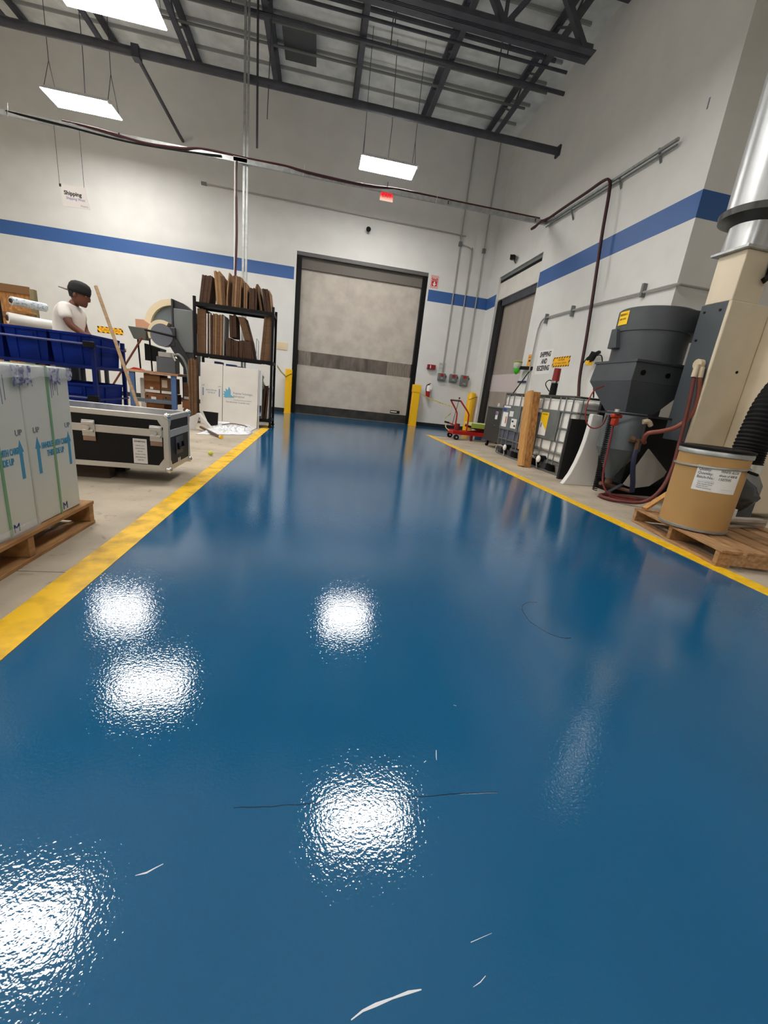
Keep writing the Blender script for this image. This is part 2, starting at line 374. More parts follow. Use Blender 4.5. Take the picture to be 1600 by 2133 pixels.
# ------------------------------------------------------------------ rolling curtain doors
CURT = mat('grey door curtain', (194, 185, 172), 0.45, c2=(176, 166, 154), scale=3.5, detail=10, bump=0.1, bscale=9)
CURT2 = mat('taupe door curtain', (164, 152, 140), 0.55, c2=(152, 141, 129), scale=1.2, detail=6, stretch=(1, 3, 0.6), bump=0.12, bscale=8)
CURT_W = mat('pale door curtain', (204, 190, 186), 0.5)
VISION = mat('dirty clear vision strip', (78, 70, 64), 0.22, c2=(112, 102, 92), scale=5, stretch=(1, 1, 0.4), detail=9, bump=0.2, bscale=14)
VISION_E = mat('scratched vision strip edge', (140, 128, 116), 0.35, c2=(110, 100, 90), scale=9, stretch=(6, 1, 0.5), detail=6)
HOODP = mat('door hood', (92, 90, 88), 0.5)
d1 = sroot('door_1', (0.98, YB, 0))
yc = YB + 0.17
for x0, x1 in ((-0.788, -0.66), (2.62, 2.748)): obj('side_guide', B(x0, x1, YB + 0.02, YB + 0.24, 0, 4.02), BLACK, d1)
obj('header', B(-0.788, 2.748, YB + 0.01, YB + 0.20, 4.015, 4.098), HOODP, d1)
obj('header_shade', B(-0.66, 2.62, YB + 0.12, YB + 0.30, 3.74, 4.015), mat('taupe shade', (104, 98, 90), 0.6), d1)  # taupe band imitating the lintel's shadow on the curtain top
obj('curtain_panel', B(-0.665, 2.625, yc, yc + 0.012, 1.71, 3.95), CURT, d1)
obj('curtain_panel', B(-0.69, 2.65, yc - 0.012, yc + 0.002, 0.25, 1.335), CURT, d1)
obj('vision_panel', B(-0.30, 1.90, yc + 0.002, yc + 0.010, 1.335, 1.71), VISION, d1)
obj('vision_edge', B(-0.665, -0.30, yc + 0.001, yc + 0.011, 1.335, 1.71), VISION_E, d1)
obj('vision_edge', B(1.90, 2.625, yc + 0.001, yc + 0.011, 1.335, 1.71), VISION_E, d1)
obj('bottom_bar', B(-0.70, 2.66, yc - 0.04, yc + 0.05, 0.005, 0.25), mat('black bottom seal', (22, 21, 20), 0.45, c2=(52, 50, 46), scale=4), d1)
nb = obj('maker_plate', B(2.13, 2.42, yc - 0.018, yc - 0.012, 0.275, 0.36), BLACK, d1)
obj('plate_print', B(2.145, 2.33, yc - 0.019, yc - 0.018, 0.305, 0.335), PAPER, nb)
obj('door_backing', B(-0.79, 2.75, YB + 0.30, YB + 0.36, 0, 4.1), BLACK, d1)
for k, (x0, z0, wd_, hh) in enumerate(((2.60, 1.34, 0.08, 0.37), (-0.70, 1.34, 0.06, 0.37))):
    obj('guide_bracket', B(x0, x0 + wd_, YB + 0.0, YB + 0.2, z0, z0 + hh), BLACK, d1)

d2 = sroot('door_2', (XR, 10.47, 0))
xc = XR + 0.18
for y0, y1 in ((11.40, 11.598), (9.352, 9.42)): obj('side_guide', B(XR + 0.06, XR + 0.30, y0, y1, 0, 3.52), BLACK, d2)
obj('guide_rail', B(XR + 0.055, XR + 0.14, 11.34, 11.37, 0.0, 3.4), mat('dull guide rail', (60, 60, 62), 0.4, 0.6), d2)
obj('header_panel', B(XR + 0.06, XR + 0.12, 9.352, 11.598, 3.55, 3.97), CARTON_W, d2, bevel=0.01)
obj('header_seal', B(XR + 0.05, XR + 0.14, 9.352, 11.598, 3.97, 4.02), BLACK, d2)
obj('lintel_flashing', B(XR + 0.04, XR + 0.20, 9.352, 11.598, 4.02, 4.098), GREY_MID, d2)
obj('header_shade', B(XR + 0.10, XR + 0.30, 9.42, 11.40, 3.38, 3.55), STEEL_DK, d2)  # dark strip standing in for the shadow below the header panel
obj('curtain_panel', B(xc, xc + 0.012, 9.40, 11.42, 1.64, 3.5), CURT2, d2)
obj('curtain_band', B(xc - 0.002, xc + 0.012, 9.40, 11.42, 1.20, 1.64), CURT_W, d2)
obj('curtain_panel', B(xc, xc + 0.012, 9.40, 11.42, 0.1, 1.20), CURT2, d2)
obj('bottom_bar', B(xc - 0.03, xc + 0.05, 9.40, 11.42, 0.0, 0.12), BLACK, d2)
obj('door_backing', B(XR + 0.30, XR + 0.36, 9.35, 11.6, 0, 4.1), BLACK, d2)

# ------------------------------------------------------------------ roof steel
TY, TZ = 7.92, 6.40
tr = sroot('roof_truss', (0, TY, TZ))
for s in (-1, 1):
    obj('bottom_chord', MB().box(-6.4, 4.0, TY + s * 0.02 - 0.012, TY + s * 0.02 + 0.012, TZ, TZ + 0.16).box(-6.4, 4.0, TY + (0.02 if s > 0 else -0.15), TY + (0.15 if s > 0 else -0.02), TZ, TZ + 0.015), STEEL_DK, tr)
    obj('top_chord', B(-6.4, 4.53, TY + (0.02 if s > 0 else -0.13), TY + (0.13 if s > 0 else -0.02), 7.28, 7.40), STEEL_DK, tr)
xs = 3.86; k = 0
while xs > -6:
    obj('web_member', MB().bar((xs, TY, TZ + 0.09), (xs - 0.69, TY, 7.33), 0.09, 0.09), STEEL_DK, tr)
    obj('web_member', MB().bar((xs - 1.38, TY, TZ + 0.09), (xs - 0.69, TY, 7.33), 0.07, 0.07), STEEL_DK, tr)
    obj('web_member', MB().bar((xs - 1.38, TY, TZ + 0.09), (xs - 1.38, TY, 7.33), 0.05, 0.05), STEEL_DK, tr)
    xs -= 1.38
for jx in (3.74, 2.07, 0.4, -1.33, -3.06, -4.76, -6.46):
    j = sroot('roof_joist', (jx, 10.2, 7.1))
    obj('top_chord', MB().bar((jx, 7.0, 7.35), (jx, YB - 0.01, 7.35), 0.12, 0.06), STEEL_DK, j)
    obj('bottom_chord', MB().bar((jx, 7.0, 6.98), (jx, YB - 0.9, 6.98), 0.10, 0.05), STEEL_DK, j)
    obj('end_web', MB().bar((jx, YB - 0.9, 6.98), (jx, YB - 0.05, 7.34), 0.07, 0.05), STEEL_DK, j)
    y = 7.2; k = 0
    while y < YB - 1.3:
        a, b = ((6.98, 7.33) if k % 2 == 0 else (7.33, 6.98))
        obj('web_rod', MB().bar((jx, y, a), (jx, y + 0.55, b), 0.03), STEEL_DK, j); y += 0.55; k += 1
# cross beam low in front of the back wall, with its wall flange and stay
be = sroot('ceiling_beam', (0, 9.54, 5.95))
obj('tube_beam', MB().tube([(XL, 9.54, 5.93), (XR - 0.03, 9.54, 5.96)], 0.066, 10), STEEL_DK, be)
obj('wall_flange', MB().box(XR - 0.04, XR, 9.46, 9.62, 5.87, 6.05), STEEL_DK, be)
obj('stay_rod', MB().tube([(-3.44, 9.54, 5.90), (-3.50, 11.9, 5.94), (-3.50, 12.24, 5.94)], 0.035, 8), STEEL_DK, be)
obj('stay_clip', MB().box(-3.50, -3.38, 9.46, 9.62, 5.84, 6.02), STEEL_DK, be)
for n, (y, z, r, xa) in enumerate(((9.55, 6.90, 0.036, 4.42), (9.13, 6.95, 0.026, 4.2), (9.05, 7.02, 0.036, 3.9), (10.0, 7.12, 0.022, 4.25), (10.7, 7.2, 0.025, 4.1))):
    p = one('sprinkler_pipe', ('thick dark sprinkler pipe hung under the roof joists', 'thin dark pipe beside the thick roof pipe', 'dark pipe running closest to the roof truss', 'slim grey conduit crossing under the deck', 'slim conduit nearest the back wall under the roof deck')[n], 'pipe', MB().tube([(XL + 0.1, y, z), (xa, y, z)], r, 8), STEEL_DK if n < 3 else GREY_MID, (0, y, z))
    if n < 3:
        for x in (-4, -1.9, 0.9, 3.0):
            obj('hanger', MB().bar((x, y, z), (x, y, ZC), 0.018), STEEL_DK, p)
one('roof_panel', 'flat dark grey square panel hung under the roof deck', 'panel', MB().box(-1.12, -0.48, 10.2, 11.1, 7.24, 7.29).box(-1.1, -0.5, 10.3, 11.0, 7.29, ZC), GREY_PAINT, (-0.8, 10.6, 7.25), bevel=0.01)

# ------------------------------------------------------------------ lamps
DIFF = mat('lamp diffuser', (255, 255, 255), 0.5, emit=(255, 252, 249), es=LAMP)
HOUS = mat('white lamp housing', (226, 226, 224), 0.4)
UPL = mat('added uplight', (255, 255, 255), 0.5, emit=(255, 252, 249), es=LAMP * 0.11)  # upward glow added to the lamp tops to brighten the ceiling
def high_bay(x, y, z, label, wx=1.12, wy=0.54, cords=True, group=None):
    t = thing('pendant_light', label, 'lamp', (x, y, z), group)
    obj('housing', MB().frustum((x, y, z + 0.004), wx + 0.03, wy + 0.03, (x, y, z + 0.075), wx - 0.1, wy - 0.08), HOUS, t, 0.006)
    obj('diffuser', B(x - wx / 2, x + wx / 2, y - wy / 2, y + wy / 2, z - 0.006, z + 0.004), DIFF, t)
    obj('added_uplight_glow', B(x - wx / 2 + 0.1, x + wx / 2 - 0.1, y - wy / 2 + 0.12, y + wy / 2 - 0.12, z + 0.0755, z + 0.08), UPL, t)
    obj('sensor', MB().sphere((x + wx / 2 + 0.02, y - wy / 2 - 0.03, z - 0.01), 0.035, 10), PAPER, t)
    for s in (-1, 1):
        for e in (-1, 1):
            obj('hanging_cable', MB().tube([(x + s * wx * 0.47, y + e * wy * 0.4, z + 0.05), (x + s * wx * 0.46, y, z + 0.55), (x + s * wx * 0.46, y, ZC)], 0.006, 5), STEEL_DK, t)
    if cords: obj('power_cord', MB().tube([(x, y + 0.1, z + 0.07), (x + 0.02, y + 0.1, z + 0.8), (x - 0.02, y + 0.15, ZC)], 0.007, 5), STEEL_DK, t)
    return t
high_bay(1.10, 9.98, 5.26, 'glowing white panel lamp hanging above the red exit sign')
high_bay(-4.70, 10.32, 5.39, 'glowing white panel lamp hanging far left, above the shipping sign')
high_bay(-2.92, 7.25, 5.18, 'glowing white panel lamp at the top left, nearest of those seen', wx=1.2)
high_bay(1.02, 4.40, 5.2, 'glowing white panel lamp above the aisle, seen only as a floor reflection')
high_bay(-2.92, 3.45, 5.2, 'glowing white panel lamp above the white cartons, seen only as a floor reflection')
for x, y in ((1.02, -3.2), (-2.92, -2.2), (-6.6, 5.5), (-6.6, 0.5)):  # unseen lamps added to help light the room
    high_bay(x, y, 5.2, {(1.02, -3.2): 'unseen white panel lamp added over the aisle behind the camera', (-2.92, -2.2): 'unseen white panel lamp added behind the camera, left of the aisle one',
        (-6.6, 5.5): 'white panel lamp added out of view far left, level with the bin rack'}.get((x, y), 'white panel lamp added out of view far left, level with the pallet'), cords=False)

# ================================================================== fittings on the back wall
WY = YB - 0.001
X1, Z1, Y1 = (1, 0, 0), (0, 0, 1), (0, -1, 0)
RW_X = (0, -1, 0)                              # reading direction on the right wall
# conduits and boxes
c = thing('wall_conduit', 'thin conduit running level across the back wall above the dock door', 'conduit', (0.2, WY, 5.13))
obj('pipe', MB().tube(spline([(-3.02, WY - 0.03, 5.17), (0, WY - 0.03, 5.14), (3.36, WY - 0.03, 5.11), (3.47, WY - 0.03, 5.08), (3.51, WY - 0.03, 4.95)]), 0.017, 6), PIPE, c)
obj('end_box', B(-3.10, -2.98, WY - 0.05, WY, 5.14, 5.20), GREY_MID, c)
def drop(x, z0, z1, label, boxz=None, top=None):
    c = thing('wall_conduit', label, 'conduit', (x, WY, z0))
    pts = [(x, WY - 0.035, z0), (x, WY - 0.035, z1)]
    if top: pts = spline([(x, WY - 0.035, z0), (x, WY - 0.035, z1 - 0.3), (x - 0.02, WY - 0.035, z1 - 0.06), (x - 0.12, WY - 0.035, z1), (top, WY - 0.035, z1 + 0.03)])
    obj('pipe', MB().tube(pts, 0.017, 6), PIPE, c)
    if boxz: obj('junction_box', B(x - 0.045, x + 0.045, WY - 0.07, WY, boxz - 0.055, boxz + 0.055), GREY_MID, c, 0.008)
drop(3.51, 1.58, ZC, 'vertical wall conduit left of three, feeding the first grey switch box', 4.90)
drop(3.86, 1.60, 4.86, 'middle vertical conduit of three, bending over near its top', None, 3.55)
drop(4.20, 1.62, ZC, 'vertical wall conduit right of three, beside the room corner', 4.84)
def switch_box(x0, x1, z0, z1, label, handle=False):
    t = thing('switch_box', label, 'switch', ((x0 + x1) / 2, WY, z0))
    obj('enclosure', B(x0, x1, WY - 0.10, WY, z0, z1), GREY_MID, t, 0.02)
    obj('red_tab', B(x0 + 0.07, x1 - 0.08, WY - 0.113, WY - 0.10, z1 - 0.09, z1 - 0.02), RED, t)
    obj('name_plate', B(x0 + 0.08, x1 - 0.08, WY - 0.105, WY - 0.099, z0 + 0.05, z0 + 0.09), STEEL, t)
    if handle: obj('handle', MB().bar((x1 + 0.01, WY - 0.06, z0 + 0.14), (x1 + 0.055, WY - 0.14, z1 + 0.0), 0.025), DARK_RED, t)
    else: obj('side_knob', B(x1, x1 + 0.02, WY - 0.08, WY - 0.03, z1 - 0.12, z1 - 0.05), BLACK, t)
switch_box(3.39, 3.62, 1.36, 1.57, 'grey wall switch box under the white paper notice')
switch_box(3.745, 3.98, 1.35, 1.58, 'grey wall switch box, middle of three')
switch_box(4.09, 4.33, 1.28, 1.59, 'tallest grey wall switch box, with a dark red lever')
n = one('paper_notice', 'grey printed paper notice behind a conduit on the back wall', 'notice', B(3.39, 3.61, WY - 0.004, WY, 1.60, 1.86), mat('faded paper', (196, 198, 190), 0.7), (3.5, WY, 1.6))
text('OPEN\n\nCLOSE', 0.05, (3.46, WY - 0.0045, 1.76), X1, Z1, TEXT_GREY, n, sx=0.7)
r = thing('alarm_box', 'small dark red wall box beside the dock door', 'alarm', (3.15, WY, 1.64))
obj('case', B(3.04, 3.28, WY - 0.09, WY, 1.635, 1.765), mat('deep red', (132, 14, 26), 0.35), r, 0.01)
obj('white_tube', B(3.11, 3.135, WY - 0.098, WY - 0.09, 1.655, 1.745), PAPER, r)
e = thing('fire_extinguisher', 'white and red fire extinguisher hung on the back wall', 'extinguisher', (3.15, WY - 0.09, 0.85))
obj('cylinder', MB().lathe([(0.055, 0.85), (0.062, 0.87), (0.062, 1.02)], (3.15, WY - 0.09, 0), 16), RED, e)
obj('upper_cylinder', MB().lathe([(0.062, 1.02), (0.062, 1.13), (0.045, 1.17), (0.02, 1.19)], (3.15, WY - 0.09, 0), 16), PAPER, e)
obj('label_tag', B(3.17, 3.225, WY - 0.165, WY - 0.155, 1.07, 1.19), PAPER, e)
obj('valve_head', MB().box(3.13, 3.17, WY - 0.11, WY - 0.07, 1.19, 1.23).bar((3.15, WY - 0.09, 1.225), (3.20, WY - 0.10, 1.25), 0.02), DARK_RED, e)
obj('hose', MB().tube(spline([(3.14, WY - 0.10, 1.21), (3.09, WY - 0.10, 1.19), (3.075, WY - 0.10, 1.10), (3.085, WY - 0.11, 0.98)]), 0.010, 6), BLACK, e)
obj('wall_hook', B(3.13, 3.17, WY - 0.03, WY, 1.10, 1.20), BLACK, e)
FIREST = stripe_material('red white hatch', (196, 24, 34), (240, 232, 226), 0.045, -1.0)
f = one('fire_sign', 'red and white fire extinguisher sign with a down arrow', 'sign', B(2.825, 3.05, WY - 0.005, WY, 3.745, 4.065), FIREST, (2.94, WY, 3.9))
obj('sign_field', B(2.862, 3.013, WY - 0.007, WY - 0.005, 3.80, 4.01), mat('fire sign red', (190, 20, 34), 0.45), f)
text('FIRE', 0.062, (2.9375, WY - 0.0075, 3.985), X1, Z1, PAPER, f, sx=1.05)
text('EXTINGUISHER', 0.028, (2.9375, WY - 0.0075, 3.935), X1, Z1, PAPER, f, sx=0.8)
obj('arrow', MB().prism([(2.9375, 3.80), (2.995, 3.855), (2.958, 3.855), (2.958, 3.91), (2.917, 3.91), (2.917, 3.855), (2.88, 3.855)], WY - 0.0085, WY - 0.007), PAPER, f)
k = thing('security_camera', 'small black camera on the back wall above the dock door', 'camera', (1.0, WY, 4.83))
obj('body', MB().tube([(1.0, WY - 0.02, 4.86), (1.0, WY - 0.14, 4.82)], [0.045, 0.055], 12), BLACK, k)
obj('mount', MB().cyl((1.0, WY - 0.02, 4.86), 0.06, 0.02, 1, 14), BLACK, k)
k = thing('security_camera', 'small black camera over the side door near the corner', 'camera', (XR, 10.75, 4.31))
obj('body', MB().bar((XR - 0.16, 10.62, 4.30), (XR - 0.05, 10.80, 4.34), 0.10, 0.09), BLACK, k)
obj('visor', MB().bar((XR - 0.18, 10.58, 4.34), (XR - 0.05, 10.80, 4.39), 0.11, 0.01), BLACK, k)
obj('mount', MB().bar((XR - 0.06, 10.78, 4.33), (XR - 0.001, 10.72, 4.22), 0.03), GREY_MID, k)
YB_HATCH = stripe_material('yellow black hatch', (250, 184, 10), (20, 18, 14), 0.105, 1.0)
s = one('caution_sign', 'yellow and black caution strip on the back wall, behind the leaning pole', 'sign', B(-5.66, -5.06, WY - 0.004, WY, 1.515, 1.665), YB_HATCH, (-5.36, WY, 1.6))
obj('sign_field', B(-5.62, -5.10, WY - 0.006, WY - 0.004, 1.54, 1.64), mat('caution yellow', (252, 186, 8), 0.5), s)
text('CAUTION', 0.085, (-5.36, WY - 0.0065, 1.59), X1, Z1, mat('brown print', (120, 74, 10), 0.6), s, sx=1.15)
one('cover_plate', 'pale yellow wooden cover plate on the back wall by the rack', 'plate', B(-1.28, -0.93, WY - 0.012, WY, 1.655, 1.845), mat('pale wood plate', (224, 206, 172), 0.6, c2=(214, 194, 156), scale=4), (-1.1, WY, 1.75), bevel=0.004)

# ------------------------------------------------------------------ bollards and tape
def bollard(x, y, wd, h, label, round_=False, cap=False):
    t = thing('bollard', label, 'bollard', (x, y, 0.004))
    if round_:
        obj('post', MB().lathe([(wd / 2, 0.004), (wd / 2, h - 0.06), (wd * 0.42, h - 0.02), (wd * 0.2, h)], (x, y, 0), 8), SAFETY, t)
    else:
        obj('post', B(x - wd / 2, x + wd / 2, y - wd / 2, y + wd / 2, 0.004, h), SAFETY, t, 0.012)
    obj('base_plate', B(x - wd / 2 - 0.01, x + wd / 2 + 0.01, y - wd / 2 - 0.01, y + wd / 2 + 0.01, 0.004, 0.014), SAFETY, t)
    if cap: obj('cap_sleeve', B(x - wd / 2 - 0.012, x + wd / 2 + 0.012, y - wd / 2 - 0.012, y + wd / 2 + 0.012, h - 0.20, h + 0.01), SAFETY, t, 0.01)
    else: obj('tie_ring', MB().tube([(x - wd / 2 - 0.004, y - wd / 2 - 0.004, h - 0.22), (x + wd * 0.35, y - wd / 2 - 0.006, h - 0.12), (x + wd / 2 + 0.004, y - wd / 2, h - 0.12)], 0.006, 5), BLACK, t)
    return t
bollard(-0.85, 12.04, 0.175, 1.17, 'square yellow bollard left of the dock door')
bollard(2.76, 12.02, 0.20, 1.15, 'square yellow bollard right of the dock door, with a capped top', cap=True)
bollard(4.38, 11.80, 0.25, 1.13, 'wide yellow bollard in the room corner behind the red cart', True)
TAPE = mat('caution tape', (226, 214, 130), 0.5, c2=(150, 130, 60), scale=30, stretch=(1, 1, 0.1))
def tape(pts, label, wd=0.022):
    m = MB(); v = []
    for p in pts: v += [(p[0], p[1], p[2] - wd), (p[0], p[1], p[2] + wd), (p[0], p[1] + 0.002, p[2] + wd), (p[0], p[1] + 0.002, p[2] - wd)]
    n = len(pts); m.add(v, [(4 * i + a, 4 * i + (a + 1) % 4, 4 * i + 4 + (a + 1) % 4, 4 * i + 4 + a) for i in range(n - 1) for a in range(4)] + [(0, 1, 2, 3), (4 * n - 1, 4 * n - 2, 4 * n - 3, 4 * n - 4)])
    return one('caution_tape', label, 'tape', m, TAPE, pts[0])
tape(catenary((-0.80, 8.22, 1.10), (-0.93, 11.94, 0.98), 0.02), 'yellow tape from the black rack to the left bollard')
tape(catenary((2.87, 11.91, 0.93), (3.13, 9.62, 0.70), 0.03) + [(3.12, 9.60, 0.55), (2.98, 9.56, 0.42), (2.99, 9.50, 0.24)], 'yellow tape from the right bollard to the red cart', 0.014)
one('fallen_tape', 'short strip of yellow tape lying over the red cart foot', 'tape', MB().tube(spline([(2.95, 9.28, 0.35), (2.93, 9.26, 0.24), (3.03, 9.24, 0.17), (3.14, 9.22, 0.145)]), [0.010] * 17 + [0.02] * 8, 6), mat('pale tape', (232, 220, 160), 0.5), (3.0, 9.25, 0.2))

# ------------------------------------------------------------------ hung strut, cables, signs
sy, sz = 9.33, 4.615
t = thing('strut_rail', 'long galvanised strut rail hung level across the room', 'rail', (-1.6, sy, sz))
obj('channel', MB().box(XL, 4.46, sy - 0.03, sy + 0.03, sz - 0.045, sz + 0.03), STEEL, t)
for x in (-7, -5.4, -3.7, 0.62, 2.3, 4.2): obj('rail_clip', B(x - 0.01, x + 0.01, sy - 0.03, sy + 0.03, sz - 0.035, sz + 0.04), CHROME, t)
for x in (-5.4, -0.55, 0.02, 0.60, 2.05): obj('cable_tie', MB().bar((x, sy - 0.03, sz - 0.06), (x + 0.02, sy - 0.03, sz + 0.13), 0.006), PAPER, t)
obj('coupling', MB().box(-8.2, -6.0, sy - 0.03, sy + 0.03, sz - 0.025, sz + 0.05), GREY_MID, t)
t = thing('strut_post', 'pair of tall galvanised strut channels from floor to roof', 'post', (-1.6, sy + 0.06, 0))
obj('channel', B(-1.645, -1.605, sy + 0.03, sy + 0.07, 0, ZC), STEEL, t)
obj('channel', B(-1.585, -1.550, sy + 0.03, sy + 0.07, 0, ZC), STEEL, t)
obj('corner_plate', B(-1.80, -1.56, sy - 0.03, sy - 0.022, sz - 0.03, sz + 0.04), CHROME, t)
one('hanging_rod', 'dark rod hanging in mid air right of the tall strut post', 'rod', MB().tube([(-1.45, 9.5, ZC), (-1.42, 9.5, 4.93)], 0.02, 6), STEEL_DK, (-1.45, 9.5, 6))
one('hanging_wire', 'thin wire hanging right of the dark rod', 'wire', MB().tube([(-1.20, 9.5, ZC), (-1.25, 9.5, 5.4)], 0.008, 5), STEEL_DK, (-1.2, 9.5, 6))
zt = sz + 0.04
one('air_hose', 'dark red hose lying along the hung strut rail', 'hose', MB().tube(spline([(-4.6, sy + 0.01, zt + 0.01), (-4.0, sy - 0.05, zt - 0.03), (-3.3, sy - 0.056, zt - 0.09), (-2.7, sy - 0.056, zt - 0.06), (-2.3, sy - 0.02, zt + 0.012), (-1.5, sy, zt + 0.012), (-0.9, sy - 0.02, zt + 0.01), (-0.5, sy - 0.056, zt - 0.03), (0.2, sy - 0.056, zt - 0.05), (0.8, sy - 0.056, zt - 0.04), (1.3, sy - 0.01, zt + 0.01), (2.2, sy, zt + 0.01), (3.4, sy, zt + 0.01), (4.3, sy, zt + 0.01)]), 0.02, 7), DARK_RED, (0, sy, zt))
one('power_cable', 'black cable lying along the hung strut rail', 'cable', MB().tube(spline([(XL + 0.1, sy, zt + 0.0), (-6.2, sy + 0.01, zt), (-4.8, sy - 0.05, zt - 0.06), (-3.6, sy - 0.05, zt - 0.12), (-2.6, sy - 0.05, zt - 0.09), (-2.0, sy - 0.05, zt - 0.05)]), 0.016, 6), BLACKR, (-4, sy, zt))
one('drop_hose', 'dark red hose hanging down beside the tall strut post', 'hose', MB().tube(spline([(-1.74, sy - 0.03, sz - 0.03), (-1.74, sy - 0.04, 4.0), (-1.73, sy - 0.05, 3.4), (-1.75, sy - 0.05, 2.7), (-1.76, sy - 0.05, 1.9)]), [0.014] * 8 + [0.022] * 17 + [0.026] * 8, 7), DARK_RED, (-1.74, sy, 3.5))
one('drop_conduit', 'thin pale conduit hanging left of the tall strut post', 'conduit', MB().tube([(-1.775, sy - 0.02, sz - 0.02), (-1.775, sy - 0.02, 2.0)], 0.011, 6), PAPER, (-1.77, sy, 3.5))
# rail on the right wall
t = thing('wall_strut', 'sloping pair of strut rails fixed high on the right wall', 'rail', (XR - 0.08, 7.6, 4.55))
obj('channel', MB().bar((XR - 0.08, 9.36, 4.60), (XR - 0.08, 5.94, 4.47), 0.035), STEEL, t)
obj('channel', MB().bar((XR - 0.05, 9.36, 4.55), (XR - 0.05, 5.98, 4.43), 0.02), GREY_MID, t)
for y in (8.4, 7.1, 6.3): obj('bracket', MB().bar((XR - 0.07, y, 4.53), (XR - 0.002, y - 0.02, 4.36), 0.025), GREY_MID, t)
one('wall_hose', 'dark red hose draped over the wall rail and down the right wall', 'hose', MB().tube(spline([(XR - 0.12, 9.30, 4.64), (XR - 0.12, 8.6, 4.63), (XR - 0.13, 7.9, 4.60), (XR - 0.12, 7.45, 4.60), (XR - 0.13, 7.26, 4.52), (XR - 0.14, 7.18, 4.3), (XR - 0.15, 7.10, 3.7), (XR - 0.14, 6.98, 2.8), (XR - 0.11, 6.93, 2.1), (XR - 0.10, 6.88, 1.5), (XR - 0.12, 6.75, 1.15)]), 0.019, 8), DARK_RED, (XR - 0.1, 7, 3))
one('wall_cable', 'black cable tied along the dark hose on the right wall', 'cable', MB().tube(spline([(XR - 0.095, 9.30, 4.64), (XR - 0.095, 8.6, 4.63), (XR - 0.105, 7.9, 4.60), (XR - 0.095, 7.45, 4.60), (XR - 0.105, 7.26, 4.52), (XR - 0.115, 7.18, 4.3), (XR - 0.125, 7.10, 3.7), (XR - 0.115, 6.98, 2.8), (XR - 0.085, 6.93, 2.1), (XR - 0.075, 6.88, 1.5), (XR - 0.095, 6.75, 1.15)]), 0.013, 7), BLACKR, (XR - 0.1, 7, 3))
one('hose_loop', 'drooping loop of dark red hose at the room corner rail', 'hose', MB().tube(spline([(4.40, 9.25, 4.64), (4.32, 9.30, 4.60), (4.24, 9.34, 4.50), (4.17, 9.36, 4.46), (4.25, 9.30, 4.53), (4.34, 9.22, 4.60), (4.44, 9.0, 4.63)]), 0.02, 7), DARK_RED, (4.3, 9.3, 4.5))
t = thing('wall_conduit', 'galvanised conduit with clamps running along the right wall behind the grey machine', 'conduit', (XR - 0.04, 7.0, 2.66))
obj('pipe', MB().tube(spline([(XR - 0.04, 8.86, 1.0), (XR - 0.04, 8.84, 2.3), (XR - 0.04, 8.80, 2.54), (XR - 0.04, 8.70, 2.66), (XR - 0.04, 8.4, 2.68), (XR - 0.04, 7.0, 2.66), (XR - 0.04, 5.9, 2.63), (XR - 0.04, 5.45, 2.62), (XR - 0.01, 5.33, 2.62), (XR + 0.10, 5.32, 2.62), (XR + 0.62, 5.32, 2.62)]), 0.017, 8), PIPE, t)
for y in (8.58, 7.66, 5.92): obj('pipe_clamp', B(XR - 0.065, XR - 0.001, y - 0.02, y + 0.02, 2.57, 2.75), GREY_MID, t)
obj('pipe_clamp', B(XR + 0.58, XR + 0.66, 5.29, 5.359, 2.52, 2.76), GREY_MID, t)
# hung signs
s = thing('shipping_sign', 'white shipping sign hung on wires from the strut rail at left', 'sign', (-4.5, sy, 3.56))
obj('board', MB().prism([(-4.73, 3.74), (-4.33, 3.735), (-4.27, 3.41), (-4.70, 3.40)], sy - 0.004, sy + 0.004), mat('grubby white board', (214, 208, 202), 0.5), s)
for x in (-4.73, -4.34): obj('wire', MB().tube([(x, sy, 3.72), (x + 0.0, sy, sz)], 0.004, 4), STEEL_DK, s)
obj('hook_tag', B(-4.735, -4.705, sy - 0.008, sy - 0.004, 3.69, 3.735), BLACK, s)
text('Shipping', 0.085, (-4.53, sy - 0.0045, 3.61), X1, Z1, TEXT_BLK, s, sx=1.0, bold=0.003)
text('Shipping West', 0.055, (-4.49, sy - 0.0045, 3.535), X1, Z1, TEXT_BLUE, s, sx=0.95)
text('Shipping', 0.035, (-4.36, sy - 0.0045, 3.445), X1, Z1, TEXT_GREY, s)
EXIT_M = bpy.data.materials.new('edge lit exit panel'); EXIT_M.use_nodes = True
_nt = EXIT_M.node_tree; _b = _nt.nodes['Principled BSDF']; _tc = _nt.nodes.new('ShaderNodeTexCoord'); _sx = _nt.nodes.new('ShaderNodeSeparateXYZ'); _nt.links.new(_tc.outputs['Object'], _sx.inputs[0])
_rp = _nt.nodes.new('ShaderNodeValToRGB'); _rp.color_ramp.elements[0].color = lin((250, 214, 190)); _rp.color_ramp.elements[1].color = lin((255, 40, 52)); _rp.color_ramp.elements[0].position = 0.12; _rp.color_ramp.elements[1].position = 0.5
_nt.links.new(node_math(_nt, 'DIVIDE', _sx.outputs[2], 0.17), _rp.inputs[0]); _nt.links.new(_rp.outputs[0], _b.inputs['Emission Color']); _b.inputs['Emission Strength'].default_value = 0.9
_b.inputs['Base Color'].default_value = lin((120, 40, 40)); _b.inputs['Roughness'].default_value = 0.2
s = thing('exit_sign', 'small glowing red EXIT sign hung under the strut rail', 'sign', (1.06, sy, 4.435))
obj('panel', MB().prism([(0.93, 4.435), (1.19, 4.435), (1.185, 4.54), (1.14, 4.60), (0.98, 4.60), (0.935, 4.54)], sy - 0.006, sy + 0.006), EXIT_M, s)
obj('top_bar', B(0.97, 1.15, sy - 0.02, sy + 0.02, 4.595, 4.62), mat('lit red bar', (255, 90, 90), 0.4, emit=(255, 60, 70), es=0.8), s)
